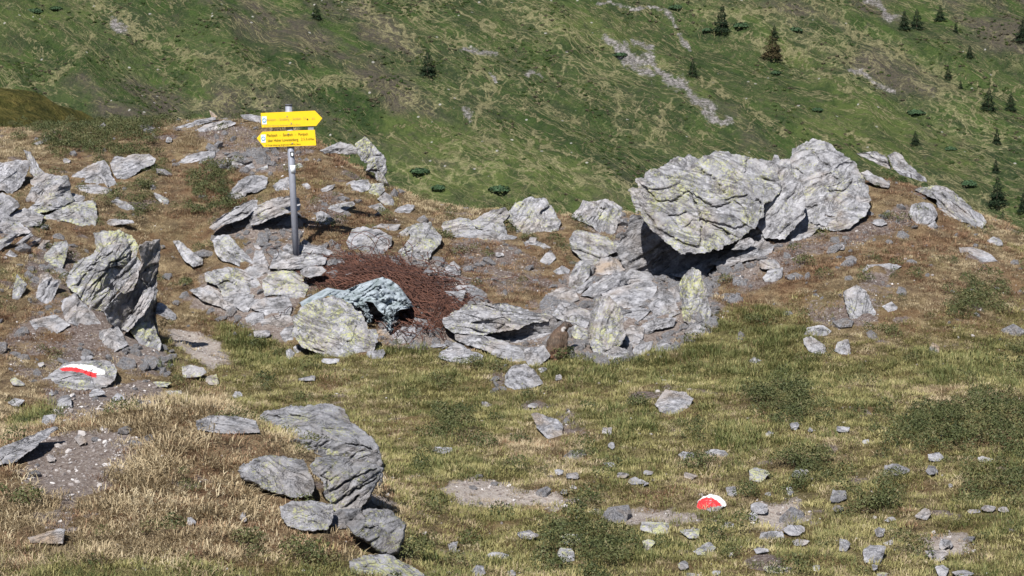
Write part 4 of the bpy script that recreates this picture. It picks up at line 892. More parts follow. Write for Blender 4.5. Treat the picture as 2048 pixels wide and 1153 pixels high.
# ---- cave and great boulders
rock("shade-painted back wall of the cave under the great boulder", [(1236, 500), (1262, 430), (1330, 430), (1420, 470), (1470, 500), (1440, 540), (1400, 575), (1340, 585), (1280, 570), (1250, 545)], Y=25.0, dark=.6, conf=0, lichen=0, lean=.1, T=.08, TB=.3)  # cave shadow is put into the dark rock colour
rock("lit slab at the mouth of the cave, below the great boulder", [(1345, 550), (1380, 540), (1410, 522), (1436, 511), (1437, 523), (1414, 548), (1370, 560)], strata=30, lichen=.2, Y=24.3)
rock("great cracked boulder overhanging the cave", [(1256, 381), (1275, 375), (1271, 357), (1287, 346), (1312, 336), (1350, 314), (1382, 311), (1390, 316), (1422, 309), (1462, 310), (1500, 313), (1525, 319), (1543, 330), (1561, 360), (1565, 375), (1558, 388), (1531, 408), (1528, 431), (1511, 458), (1490, 471), (1465, 479), (1445, 498), (1417, 503), (1395, 508), (1360, 516), (1342, 494), (1325, 479), (1307, 459), (1282, 424), (1265, 402)],
     Y=24.3, lean=0.8, strata=-20, ledge=0.08, ledges=5, conf=0, crack=0.3, rough=0.45, dens=0.62, fissures=[Z(1100, 260, .25, q_) for q_ in ([(690, 400), (760, 470), (830, 540), (870, 575), (1000, 570), (1060, 520), (1110, 490)], [(1110, 490), (1150, 550), (1190, 640), (1210, 720), (1280, 750), (1350, 780), (1430, 840)], [(1150, 520), (1250, 590), (1330, 625), (1440, 580)], [(1210, 325), (1280, 370), (1350, 430), (1390, 500)],
     [(960, 690), (1020, 690), (1090, 660)], [(1210, 780), (1215, 880), (1190, 940), (1130, 935), (1050, 900), (990, 860)], [(1210, 720), (1300, 740), (1380, 760), (1470, 790), (1560, 770)], [(720, 600), (800, 700), (870, 800), (980, 860)], [(1560, 340), (1570, 250), (1620, 220)], [(1400, 560), (1500, 540), (1570, 530)], [(1650, 560), (1700, 610), (1690, 680)])], gx=0.5, lichen=0.7, T=0.26, TB=.55, p=6.0, planes=5, seed=3, name="boulder", cat="boulder")
rock("second great boulder with rounded top, right of the cave boulder", [(1576, 318), (1585, 297), (1605, 289), (1625, 281), (1645, 283), (1662, 291), (1671, 302), (1690, 307), (1708, 327), (1726, 352), (1738, 372), (1743, 400), (1731, 416), (1726, 431), (1700, 452), (1670, 459), (1640, 452), (1605, 440), (1580, 425), (1590, 395), (1592, 370), (1580, 345)],
     Y=25.25, lean=1.0, strata=35, ledge=0.15, crack=0.35, conf=0.5, rough=0.5, dens=0.62, fissures=[Z(1500, 260, .25, q_) for q_ in ([(315, 240), (330, 310), (370, 312), (420, 355)], [(350, 480), (352, 590), (400, 610), (490, 630), (540, 600)], [(560, 380), (640, 350), (690, 390)], [(640, 490), (740, 500), (800, 450), (815, 390)], [(690, 300), (760, 270), (820, 268)], [(600, 690), (700, 710), (800, 712)], [(500, 170), (560, 260), (640, 300)])], lichen=0.5, T=0.22, p=5.0, planes=4, seed=5, name="boulder", cat="boulder", warm=.25)
rock("layered ledge at the foot of the second great boulder", [(1602, 442), (1632, 411), (1680, 404), (1735, 404), (1742, 414), (1728, 433), (1700, 457), (1668, 464), (1640, 458)], Y=25.1, lean=1.0, conf=.5, strata=12, lichen=.4, name="boulder", cat="boulder")
rock("low slab bridging the two great boulders' feet", [(1545, 470), (1575, 445), (1610, 440), (1640, 455), (1622, 474), (1575, 487), (1549, 500)], Y=24.95, lean=.9, conf=.4, strata=20, lichen=.35)
rock("brownish upright rib between the two great boulders", [(1546, 328), (1562, 318), (1578, 318), (1592, 345), (1600, 390), (1600, 430), (1640, 455), (1622, 472), (1572, 484), (1549, 503), (1527, 503), (1529, 480), (1537, 436), (1548, 400), (1562, 374), (1553, 350)],
     Y=25.2, lean=.75, strata=60, warm=0.35, conf=0.3, lichen=.4, crack=1.5, seed=9, name="boulder", cat="boulder")
rock("small reddish spike in the notch between the great boulders", [(1544, 322), (1548, 309), (1556, 311), (1562, 326), (1554, 334)], Y=26.4, warm=1.2, lichen=0, name="stone", cat="stone")
rock("dark loose blocks wedged in the gap right of the cave boulder", [(1500, 470), (1515, 440), (1530, 420), (1545, 430), (1540, 460), (1530, 485), (1510, 488)], Y=24.75, lichen=.2, strata=20)
rock("low plate at the foot of the brownish rib", [(1440, 522), (1470, 500), (1500, 492), (1512, 505), (1490, 520), (1460, 530)], Y=24.45, lichen=.1, strata=15)
rock("pale ledge of rubble rock under the great boulder's right end", [(1420, 528), (1455, 505), (1490, 488), (1525, 478), (1548, 492), (1545, 508), (1500, 520), (1450, 536)], Y=24.35, lean=.9, conf=.3, strata=15, lichen=.2)
rock("small block wedged under the great boulder's lower right corner", [(1462, 500), (1478, 482), (1500, 474), (1512, 486), (1490, 500)], Y=24.5, lean=.6, conf=0, strata=20, lichen=.2)
rock("joining block in the notch between the two great boulders", [(1495, 340), (1535, 322), (1575, 335), (1606, 370), (1612, 432), (1570, 478), (1530, 478), (1508, 440), (1520, 400)], Y=25.0, lean=.55, conf=0, strata=50, crack=.6, ledge=.5, lichen=.35)
rock("flat slab leaning on the second great boulder's right side", [(1721, 346), (1735, 340), (1750, 351), (1765, 356), (1780, 367), (1778, 377), (1752, 372), (1734, 362)], strata=-25, lichen=.3, lean=.8, Y=26.3)
rock("pale block at the top right of the right outcrop", [(1774, 312), (1790, 303), (1805, 311), (1817, 329), (1836, 345), (1851, 355), (1854, 364), (1832, 360), (1800, 350), (1786, 336)], Y=26.9, strata=-40, lichen=.15)
rock("thin grey ledge behind the straw tuft on the right outcrop", [(1713, 307), (1752, 303), (1776, 316), (1784, 340), (1760, 331), (1725, 314)], Y=27.1, strata=-30, lichen=.15)
rock("big pale slab falling to the right on the right skyline", [(1826, 379), (1870, 371), (1895, 374), (1915, 389), (1936, 410), (1963, 430), (1975, 446), (1963, 463), (1942, 450), (1905, 436), (1878, 432), (1872, 402), (1845, 390)], strata=-42, lichen=.5, Y=26.0)
rock("dark folded block in front of the falling slab", [(1818, 426), (1822, 410), (1845, 404), (1867, 409), (1876, 430), (1871, 441), (1850, 451), (1832, 448), (1821, 437)], strata=60, lichen=.3, dark=.2, gx=.4, T=.7)
rock("small round stone under the dark folded block", [(1854, 452), (1870, 442), (1876, 453), (1867, 462)], name="stone", cat="stone", lichen=.1)
rock("flat pale slab in the turf at the right skyline", [(1918, 496), (1942, 494), (1975, 504), (1997, 523), (1962, 527), (1924, 525)], strata=-15, lichen=.1, lean=1.2)
rock("small stone on the right skyline", [(1974, 482), (1987, 473), (2003, 481), (2007, 492), (1988, 493)], name="stone", cat="stone", lichen=.1)
rock("flat grey slab half buried above the standing stone", [(1717, 550), (1733, 530), (1780, 527), (1804, 533), (1782, 545), (1748, 556)], strata=10, lichen=.15, lean=1.1)
rock("tall pale slab lying on bare soil, right slope", [(1685, 584), (1713, 570), (1733, 583), (1740, 599), (1753, 628), (1746, 639), (1722, 645), (1727, 655), (1706, 653), (1693, 619)], strata=70, lichen=.5, lean=1.0)
rock("grey stone in soil right of the upright cave slab", [(1526, 556), (1536, 541), (1566, 535), (1566, 553), (1547, 569), (1532, 569)], lichen=.2, strata=20, name="stone", cat="stone")
rock("small stone right of the tall slab on bare soil", [(1763, 613), (1783, 603), (1796, 615), (1790, 631), (1777, 626)], lichen=.1, name="stone", cat="stone")
rock("arched stone at the top of the trio at the slope foot", [(1606, 673), (1615, 655), (1644, 650), (1664, 662), (1654, 674), (1621, 671)], lichen=.3, name="stone", cat="stone")
rock("speckled stone, lower left of the trio at the slope foot", [(1606, 677), (1621, 672), (1650, 690), (1654, 708), (1644, 713), (1617, 702), (1608, 689)], lichen=.35, strata=-40, name="stone", cat="stone")
rock("speckled stone, lower right of the trio at the slope foot", [(1668, 702), (1675, 684), (1697, 679), (1703, 708), (1691, 715)], lichen=.25, name="stone", cat="stone")
rock("small brown stone alone on the right slope", [(1856, 701), (1865, 685), (1879, 693), (1879, 706), (1868, 709)], warm=1.8, lichen=0, name="stone", cat="stone")
rock("small stone in long grass left of the trio", [(1496, 723), (1508, 714), (1523, 721), (1517, 731)], lichen=.1, name="stone", cat="stone")
# ---- foreground knoll
fz = lambda P: Z(400, 780, .3234, P)
rock("large grey foreground boulder with one bright yellow lichen patch", fz([(150, 235), (340, 180), (420, 130), (510, 100), (640, 98), (820, 95), (890, 120), (940, 190), (1000, 240), (1060, 290), (1110, 350), (1125, 420), (1100, 465), (1000, 450), (880, 440), (700, 440), (560, 410), (440, 340), (300, 285)]), dy=-0.32, strata=-18, conf=0.2, p=3.2, fd=0.09, fissures=[fz(q_) for q_ in ([(560, 410), (640, 340), (690, 385), (700, 430)], [(340, 190), (420, 160), (500, 172)], [(900, 330), (1000, 345), (1100, 390)], [(460, 330), (600, 310), (680, 330)])], lichen=0.45, dark=0.55, crack=0.5, ledge=0.3, T=0.55, lean=0.9, name="boulder", cat="boulder", dens=.5)
rock("flat slab running left from the large foreground boulder", fz([(-30, 190), (60, 158), (220, 163), (345, 190), (370, 265), (200, 275), (-20, 250)]), dy=-0.08, strata=5, conf=0.3, lichen=.1, dark=.2, lean=1.2)
rock("small yellow-edged rock at the back of the foreground knoll", fz([(-10, 92), (70, 82), (135, 118), (125, 155), (0, 160)]), dy=0.1, lichen=.7, dark=.3, lean=1.2)
rock("foreground boulder leaning right under the large one, lichened top", fz([(680, 470), (720, 420), (840, 408), (960, 428), (1080, 455), (1135, 490), (1115, 560), (1065, 645), (1005, 725), (900, 768), (820, 745), (770, 640), (770, 580), (705, 520)]), dy=-0.3, strata=40, conf=0.15, p=3.0, fd=0.08, fissures=[fz(q_) for q_ in ([(770, 650), (900, 570), (1090, 490)], [(820, 710), (960, 620), (1090, 550)], [(700, 500), (790, 560), (800, 640)], [(880, 740), (980, 660)])], lichen=0.6, dark=0.55, gx=.35, ledge=1.6, dens=.5, T=0.55)
rock("pale lichened foreground rock left of the leaning boulder", fz([(225, 500), (330, 430), (430, 400), (540, 420), (640, 430), (695, 530), (712, 605), (690, 655), (580, 665), (450, 640), (330, 590), (250, 550)]), dy=-0.06, strata=-35, conf=0.2, p=3.0, ledge=1.0, lichen=0.6, dark=0.35, lean=.9, T=0.5)
rock("low foreground rock with round yellow lichen spots", fz([(498, 722), (560, 688), (700, 686), (825, 708), (825, 795), (790, 868), (640, 880), (540, 840), (498, 785)]), dy=-0.05, strata=-10, conf=0.2, p=3.0, ledge=0.8, lichen=0.6, dark=0.4, T=0.55)
rock("black-topped foreground boulder with yellow lichen foot", fz([(895, 835), (1010, 748), (1090, 728), (1180, 748), (1278, 830), (1274, 905), (1232, 1015), (1130, 1032), (1050, 960), (935, 890)]), dy=-0.12, strata=30, conf=0.15, p=3.0, ledge=1.2, lichen=0.55, dark=0.9, T=0.55)
rock("lichened rock cut by the bottom edge of the picture", fz([(915, 1055), (1040, 1018), (1180, 1018), (1290, 1080), (1410, 1153), (1330, 1200), (950, 1200)]), dy=-.06, strata=-30, lichen=0.95, dark=.35)
rock("thin dark plate under the leaning foreground boulder", fz([(995, 722), (1040, 698), (1095, 720), (1040, 738)]), dy=-.06, dark=.7, lichen=.1, name="stone", cat="stone")
rock("filler rock with painted shade in the gap of the foreground boulders", fz([(780, 780), (860, 740), (1000, 730), (990, 800), (900, 860), (800, 870)]), dy=-.06, dark=.9, lichen=.1)  # dark colour paints the shade in this gap
rock("filler block with painted shade under the leaning foreground boulder", [(640, 1000), (700, 985), (745, 1000), (770, 1025), (735, 1060), (680, 1062), (640, 1040)], Y=14.15, conf=0, lean=.4, T=.2, dark=0.9, lichen=.2)  # filler; shadow below the boulder is put into its dark colour
rock("filler shoulder with painted shade joining the large foreground boulder to its neighbours", [(520, 905), (600, 890), (690, 905), (760, 905), (766, 940), (700, 960), (620, 950), (540, 935)], Y=15.0, conf=0, lean=.5, T=.3, dark=0.7, lichen=.7)  # filler set behind, darkened to paint shade between the blocks
rock("filler core with painted shade of the foreground outcrop behind its lichened boulders", [(470, 905), (560, 880), (640, 880), (760, 900), (768, 960), (745, 1005), (790, 1040), (790, 1090), (700, 1090), (560, 1050), (500, 990)], Y=14.95, conf=0, lean=.25, T=.15, TB=.4, dark=0.8, lichen=.2)  # backing filler, its dark tone standing for shadow between the boulders
g0 = lambda P: Z(0, 680, .25, P)
rock("long smooth slab emerging at the left edge of the knoll", g0([(-120, 900), (0, 868), (120, 818), (280, 748), (430, 698), (465, 710), (340, 805), (250, 890), (120, 985), (-100, 1020)]), dy=-0.08, strata=25, conf=0.3, lichen=.05, ledge=.8, lean=1.0)
rock("painted waymark rock with white and red stripes at left", g0([(305, 355), (400, 268), (500, 198), (640, 168), (740, 162), (880, 168), (935, 230), (925, 325), (860, 375), (790, 397), (640, 402), (500, 380), (370, 408)]), strata=8, lichen=.55, lean=.9, T=.6, dens=1.1, crack=.5, rough=.6, ledge=.6, name="painted_rock", cat="rock",
     paint=[(WHITE, g0([(497, 218), (560, 198), (640, 196), (740, 206), (835, 245), (840, 275), (770, 282), (700, 250), (610, 225)])), (RED, g0([(478, 232), (540, 219), (610, 222), (690, 248), (770, 268), (775, 305), (735, 300), (650, 262), (570, 250), (500, 252)]))])
rock("small red and white painted waymark stone in the meadow", Z(1400, 800, .3164, [(-20, 680), (-15, 640), (20, 610), (70, 596), (120, 610), (160, 640), (168, 668), (130, 690), (120, 705), (40, 708), (0, 700)]), strata=10, lichen=.1, lean=.9, T=.7, dens=1.6, crack=0, ledge=.3, rough=.5, name="painted_stone", cat="stone",
     paint=[(WHITE, Z(1400, 800, .3164, [(-10, 640), (20, 606), (70, 590), (125, 606), (165, 640), (172, 675), (140, 675), (90, 640), (30, 632), (-5, 650)])), (RED, Z(1400, 800, .3164, [(-24, 686), (-12, 642), (25, 619), (72, 617), (112, 640), (138, 668), (100, 675), (60, 678), (35, 693), (-5, 694)]))])

# ---- single stones in the meadow, each named by what lies near it
def stone_box(label, x0, y0, x1, y1, group=None, **kw):
    rs = np.random.default_rng(int(x0 * 13 + y0 * 7))
    cx, cy, rx, ry = (x0 + x1) / 2, (y0 + y1) / 2 - 0.06 * (y1 - y0), (x1 - x0) * .57, (y1 - y0) * .60
    n = 9; a = np.sort(rs.uniform(0, 2 * np.pi, n) * .35 + np.linspace(0, 2 * np.pi, n, endpoint=False))
    r = rs.uniform(0.85, 1.12, n); ex = rs.uniform(.75, 1.0)
    P = [(cx + rx * k * np.sign(np.cos(t)) * abs(np.cos(t)) ** ex, cy + ry * k * np.sign(np.sin(t)) * abs(np.sin(t)) ** ex) for t, k in zip(a, r)]
    d = dict(dy=-.06, conf=.2, lichen=rs.uniform(0, .45), warm=rs.uniform(0, .5), dark=rs.uniform(0, .12), lean=1.0, T=.7, strata=rs.uniform(-40, 40), ledge=.5, crack=.2, name="stone", cat="stone", dens=.6, group=group)
    d.update(kw)
    return rock(label, P, **d)

rock("pinkish kite-shaped slab lying on bare soil in mid meadow", [(1061, 828), (1072, 825), (1115, 839), (1126, 852), (1126, 871), (1115, 882), (1095, 879), (1074, 856)], strata=-35, warm=.9, lichen=.05, lean=1.2)
rock("whitish angular stone in mid meadow right of the kite-shaped slab", [(1309, 808), (1330, 780), (1370, 784), (1387, 797), (1377, 819), (1345, 832), (1319, 825)], strata=-10, warm=.4, lichen=.1, lean=1.0)
rock("dark stone with yellow top below the kite-shaped slab", [(1124, 916), (1140, 902), (1165, 899), (1174, 910), (1152, 922), (1131, 926)], dark=.6, lichen=.8, name="stone", cat="stone")
MEADOW = [
    ("small flat stone right of the yellow-topped dark one", 1206, 926, 1232, 935), ("pale round stone between the yellow-topped stone and the right meadow", 1360, 905, 1387, 922),
    ("rounded grey stone above the gravel strip, mid meadow", 1259, 956, 1298, 972), ("tiny stone above the kite-shaped slab, left", 958, 805, 982, 815), ("tiny stone above the kite-shaped slab, right", 1056, 808, 1078, 817),
    ("tiny stone right of the kite-shaped slab's soil patch", 1205, 856, 1224, 870), ("tiny stone lower right of the kite-shaped slab's soil patch", 1217, 886, 1232, 898), ("small pale stone above the red painted stone, far left of it", 1288, 942, 1306, 951),
    ("small round stone above and left of the red painted stone", 1368, 945, 1393, 959), ("small stone left of the rounded grey stone", 1234, 946, 1256, 957), ("pale pebble in tussocks left of the gravel strip's right end", 1108, 940, 1126, 950),
    ("longish stone hidden in the tussock above the gravel strip", 1132, 946, 1158, 960), ("pebble at the upper rim of the gravel strip", 1140, 971, 1153, 979), ("pebble at the right end of the gravel strip", 1121, 980, 1135, 990),
    ("lichened flat stone below the gravel strip's right branch", 1281, 1046, 1339, 1069), ("yellowish flat stone left of the red painted stone, below it", 1361, 1060, 1409, 1077), ("grey stone under the lichened flat stone", 1281, 1081, 1312, 1100),
    ("bluish tilted flake left of the heather clump, bottom centre", 1035, 1063, 1077, 1079), ("lichened stone inside the heather clump, upper one", 1123, 1070, 1162, 1092), ("lichened stone inside the heather clump, lower one", 1115, 1099, 1149, 1126),
    ("pale round stone right of the black-topped foreground boulder", 894, 1086, 922, 1105), ("long low stone in short grass, bottom centre left", 974, 1106, 1017, 1120), ("grey stone at the bottom edge, left of centre", 944, 1134, 972, 1153),
    ("small stone at the bottom edge, near the centre", 1014, 1142, 1032, 1153), ("grey stone under the yellowish flat stone", 1389, 1089, 1432, 1111), ("small white stone low right of the heather clump", 1356, 1124, 1378, 1140), ("stone at the bottom edge below the small white one", 1374, 1145, 1404, 1160),
]
for i, (lb, a, b, c_, d_) in enumerate(MEADOW):
    stone_box(lb, a, b, c_, d_, group="loose stones in the meadow", **({"lichen": .9} if "lichened" in lb or "yellowish" in lb else {}))
q0 = lambda x0, y0, x1, y1: (1400 + x0 * .3164, 800 + y0 * .3164, 1400 + x1 * .3164, 800 + y1 * .3164)
RIGHT = [
    ("round stone touching the upper right of the red painted stone", 160, 555, 248, 612), ("twin-humped lichened stone above the red painted stone", 305, 438, 432, 522), ("white-topped dark-sided stone at the left of the right meadow", 33, 318, 172, 372),
    ("speckled stone right of the twin-humped one", 578, 443, 682, 492), ("small ball-like stone right of the red painted stone", 543, 558, 592, 602), ("tiny flat stone right of the red painted stone", 412, 586, 458, 608),
    ("grey stone below right of the red painted stone", 323, 653, 432, 722), ("warm-toned small stone below the grey one, near the red paint", 308, 716, 364, 767), ("dark-patterned stone alone in the right meadow centre", 818, 578, 934, 648),
    ("small oval stone under the dark-patterned one", 838, 673, 904, 708), ("stone with one black lichen blot, right meadow", 1148, 413, 1318, 488), ("pale stone right of the black-blotted one", 1428, 423, 1508, 478), ("white stone under the dark shrub, right", 1448, 338, 1538, 388),
    ("flat stone under the dark shrub, at its right", 1748, 360, 1855, 393), ("bluish wedge stone in the right meadow", 1366, 693, 1454, 763), ("tiny white pebble left of the small dark bush, right edge", 1568, 533, 1598, 557), ("left one of three flat stones in a row near the right edge", 1688, 693, 1778, 720),
    ("middle one of three flat stones in a row near the right edge", 1778, 670, 1864, 707), ("right one of three flat stones in a row near the right edge", 1888, 680, 1955, 712), ("pale knob above the large flat stone, lower right", 1102, 813, 1168, 868),
    ("small stone between the pale knob and the large flat stone", 1160, 888, 1228, 922), ("upright bluish stone left of the large flat stone", 868, 888, 943, 962), ("large flat pale stone in the lower right meadow", 1026, 933, 1214, 1038), ("white flat stone under the gravel scrape, lower right", 1422, 953, 1564, 1018),
    ("pale stone inside the gravel scrape, lower right", 1508, 883, 1594, 948), ("long whitish stone below the grey one, lower left of the right meadow", 538, 798, 654, 858), ("broad flat stone below the red painted stone", 373, 836, 534, 883), ("thin sliver of stone below the red painted stone", 138, 778, 214, 818),
    ("low dark stone right of the broad flat stone", 578, 883, 684, 923), ("flat stone between the broad flat stone and the bottom edge", 343, 940, 434, 978), ("grey stone at the lower left of the right meadow", -2, 915, 98, 978), ("lichened flat stone at the bottom edge, right of centre", 412, 1048, 584, 1098),
    ("small stone right of the lichened bottom stone", 713, 1048, 763, 1088), ("pebble under the large flat pale stone", 1083, 1043, 1124, 1078), ("upright grey stone at the bottom edge, lower right", 1487, 1048, 1568, 1118), ("large pale stone cut by the bottom edge, lower right", 1596, 1083, 1734, 1130),
    ("lichened stone cut by the bottom edge under the large flat one", 1118, 1093, 1194, 1125), ("small stone under the round green bush, left one", 413, 203, 468, 238), ("stone under the round green bush, middle one", 568, 148, 628, 192), ("stone in the gap between the two green bushes", 863, 158, 938, 208),
    ("small stone near the pale bare streak, right meadow", 1028, 253, 1073, 282), ("white fragment in dark grass, right meadow centre", 1168, 743, 1233, 772), ("small ochre stone at the bottom left of the right meadow", 73, 1083, 133, 1113), ("tiny stone under the round green bush, right one", 683, 178, 713, 208),
]
for lb, a, b, c_, d_ in RIGHT:
    kw = {}
    if "black" in lb or "dark-" in lb: kw = {"dark": .9}
    if "lichened" in lb: kw = {"lichen": .9}
    if "white" in lb: kw = {"dark": 0.0, "lichen": .05}
    if "warm" in lb or "ochre" in lb: kw = {"warm": 1.3}
    stone_box(lb, *q0(a, b, c_, d_), group="loose stones in the meadow", **kw)
l0 = lambda x0, y0, x1, y1: (x0 * .25, 680 + y0 * .25, x1 * .25, 680 + y1 * .25)
LEFTS = [
    ("long lichened stone on the path right of the painted rock", 1408, 218, 1645, 304), ("flat stone between the painted rock and the long lichened stone", 1238, 333, 1390, 378), ("yellowish flat stone behind the straw knoll", 1328, 403, 1454, 448), ("dark-holed stone right of the long lichened stone", 1658, 288, 1764, 358),
    ("grey stone on soil below the painted rock", 468, 458, 584, 558), ("bluish stone under the right corner of the painted rock", 718, 398, 834, 474), ("wedge stone right below the painted rock", 898, 438, 1004, 523), ("pale stone at the back of the knoll's gravel", 343, 608, 464, 684),
    ("low stone at the left edge below the painted rock", 68, 478, 204, 534), ("lichened stone left of the painted rock", 88, 308, 194, 374), ("small stone behind the knoll at right", 1858, 418, 1936, 464), ("tiny white stone above the painted rock, left", 303, 178, 353, 218),
    ("tiny white stone under the painted rock", 393, 413, 434, 448), ("flat stone above the painted rock on soil", 638, 128, 744, 168)]
for lb, a, b, c_, d_ in LEFTS:
    stone_box(lb, *l0(a, b, c_, d_), group="loose stones round the painted rock", **({"lichen": .9} if "lichened" in lb or "yellowish" in lb else {}))
MISC = [("small white stone in gravel at the knoll centre", 150, 872, 174, 892), ("white pebble hanging in straw at the knoll's lower rim", 480, 1028, 494, 1046), ("white pebble in the grass left of the hanging one", 374, 1036, 392, 1052), ("pinkish sunken stone low on the knoll", 64, 1060, 132, 1090),
        ("small stone among straw left of the rust-coloured tuft", 92, 910, 112, 924), ("pale stone at the right rim of the knoll straw", 478, 930, 505, 950), ("pale stone at the right edge of the middle mound", 990, 506, 1008, 514), ("flat stone on the rust turf near the wire's right end", 903, 562, 930, 575),
        ("long flat stone at the wire's lower right", 905, 572, 968, 590), ("pale slab fragment right under the wire", 880, 585, 960, 606), ("small stone right of the square pale slabs", 1058, 476, 1076, 486), ("pebble left of the oval stone of the middle mound", 870, 540, 886, 549),
        ("small round stone at the lower wire rim, left", 863, 688, 893, 698), ("flat grey stone under the largest boulder, right", 735, 700, 770, 718), ("flat stone under the largest boulder, middle", 645, 716, 680, 728), ("flat dirty stone in the grass left of the largest boulder", 506, 662, 540, 676),
        ("tiny white stone right of the lone pale boulder", 1110, 750, 1124, 762), ("small stone under the grey marmot block", 1078, 736, 1094, 746), ("pale stone in the soil under the great boulder, right", 1690, 512, 1712, 528), ("flat fragment on soil below the second great boulder", 1672, 490, 1690, 500),
        ("stone on the slope between great boulder and dark folded block", 1745, 440, 1775, 452), ("flat stone in the turf below the great boulder gap", 1520, 520, 1560, 540), ("pale round stone in grass right of the painted rock's path", 600, 752, 632, 764), ("small pale stone in the meadow left of the lone boulder", 866, 892, 906, 908),
        ("small stone beside the twin slabs on the left mound", 172, 402, 192, 414), ("pale stone on the left mound near the straw", 210, 440, 262, 452), ("small stone at the top of the left mound", 330, 276, 345, 286), ("pale chip on the left mound, upper", 125, 318, 142, 327), ("small flat stone on the shrub slope, left", 68, 282, 86, 291)]
for lb, a, b, c_, d_ in MISC:
    stone_box(lb, a, b, c_, d_, group="loose stones on the mounds", **({"warm": 1.4} if "pinkish" in lb else {}))

# ================================================================== GROUND COVER (stuff, instanced with geometry nodes)
RH_X0, RH_Y0, RH_S = -9.0, 9.0, 0.05
RH = np.zeros((480, 360), bool)
def _mark_rocks():
    for o in SC.objects:
        if o.type == 'MESH' and o.get("category") in ("rock", "stone", "boulder"):
            n = len(o.data.vertices); a = np.empty(n * 3, np.float32); o.data.vertices.foreach_get("co", a)
            a = a.reshape(-1, 3) + np.array(o.location)
            dz = a[:, 2] - ground_z(a[:, 0], a[:, 1]); a = a[(dz > -.015) & (dz < .10)]
            i = ((a[:, 0] - RH_X0) / RH_S).astype(int); j = ((a[:, 1] - RH_Y0) / RH_S).astype(int)
            ok = (i >= 0) & (i < RH.shape[1]) & (j >= 0) & (j < RH.shape[0])
            RH[j[ok], i[ok]] = True
_mark_rocks()
def on_rock(x, y, z):
    """a rock breaks the surface here"""
    i = np.clip(((x - RH_X0) / RH_S).astype(int), 0, RH.shape[1] - 1); j = np.clip(((y - RH_Y0) / RH_S).astype(int), 0, RH.shape[0] - 1)
    return RH[j, i]

def blade_clump(name, nb, R, L0, L1, W, droop, spread, seed, mat):
    rs = np.random.default_rng(seed); V = []; Q = []; T = []; A = []
    for k in range(nb):
        a = rs.uniform(0, 2 * np.pi); r = R * math.sqrt(rs.uniform()); b = np.array([r * math.cos(a), r * math.sin(a), -0.01])
        az = a + rs.normal(0, 0.9); le = rs.uniform(L0, L1); tilt = abs(rs.normal(spread, 0.25))
        h = np.array([math.cos(az), math.sin(az), 0]); sd = np.array([-h[1], h[0], 0]) * W * rs.uniform(0.6, 1.2) * 0.5
        p1 = b + le * 0.5 * (h * math.sin(tilt) + np.array([0, 0, math.cos(tilt)]))
        t2 = tilt + droop * rs.uniform(0.4, 1.4)
        p2 = p1 + le * 0.5 * (h * math.sin(t2) + np.array([0, 0, math.cos(t2)]))
        p2[2] = max(p2[2], 0.004)
        i = len(V); V += [b - sd, b + sd, p1 + sd * .85, p1 - sd * .85, p2]
        Q.append((i, i + 1, i + 2, i + 3)); T.append((i + 3, i + 2, i + 4)); A += [rs.uniform()] * 5
    me = mesh_from(name, np.array(V), quads=Q, tris=T); fattr(me, "v", A); me.materials.append(mat)
    return bpy.data.objects.new(name, me)

def leaf_clump(name, nl, R, H, leaf, seed, mat):
    rs = np.random.default_rng(seed); V = []; Q = []; A = []
    for k in range(nl):
        d = rs.normal(size=3); d[2] = abs(d[2]); d /= np.linalg.norm(d)
        c = d * np.array([R, R, H]) * rs.uniform(0.45, 1.0) ** 0.5
        n = d + rs.normal(0, 0.6, 3); n /= np.linalg.norm(n)
        u = np.cross(n, rs.normal(size=3)); u /= np.linalg.norm(u); w = np.cross(n, u)
        l = leaf * rs.uniform(.6, 1.3)
        i = len(V); V += [c - u * l * .5, c + w * l * .22, c + u * l * .5, c - w * l * .22]; Q.append((i, i + 1, i + 2, i + 3)); A += [rs.uniform()] * 4
    me = mesh_from(name, np.array(V), quads=Q); fattr(me, "v", A); me.materials.append(mat)
    return bpy.data.objects.new(name, me)

def pebble(name, seed, mat):
    bm = bmesh.new(); bmesh.ops.create_icosphere(bm, subdivisions=1, radius=1.0)
    rs = np.random.default_rng(seed); sc = rs.uniform(.6, 1.2, 3) * np.array([1, 1, .6])
    for v in bm.verts: v.co = Vector([v.co[i] * sc[i] * rs.uniform(.78, 1.15) for i in range(3)])
    me = bpy.data.meshes.new(name); bm.to_mesh(me); bm.free(); me.materials.append(mat)
    return bpy.data.objects.new(name, me)

def grass_mat(name, cols, trans=0.25, pscale=1.3):
    N = NT(name); oi = N.n("ObjectInfo"); g = N.n("NewGeometry").outputs["Position"]
    v = N.attr("v").outputs["Fac"]; nz = N.noise(g, pscale, 4, 0.6)
    f = N.math('ADD', N.math('ADD', N.math('MULTIPLY', v, 0.34), N.math('MULTIPLY', oi.outputs["Random"], 0.50)), N.math('MULTIPLY', N.math('SUBTRACT', nz, 0.42), 0.85), clamp=True)
    col = N.ramp(f, [(i / (len(cols) - 1), c) for i, c in enumerate(cols)])
    d = N.n("BsdfPrincipled", {"Base Color": col, "Roughness": 0.6, "Specular IOR Level": 0.25})
    t = N.n("BsdfTranslucent", {"Color": col})
    mx = N.n("MixShader", {0: trans, 1: d.outputs[0], 2: t.outputs[0]})
    N.t.links.new(mx.outputs[0], N.out.inputs[0])
    return N.m

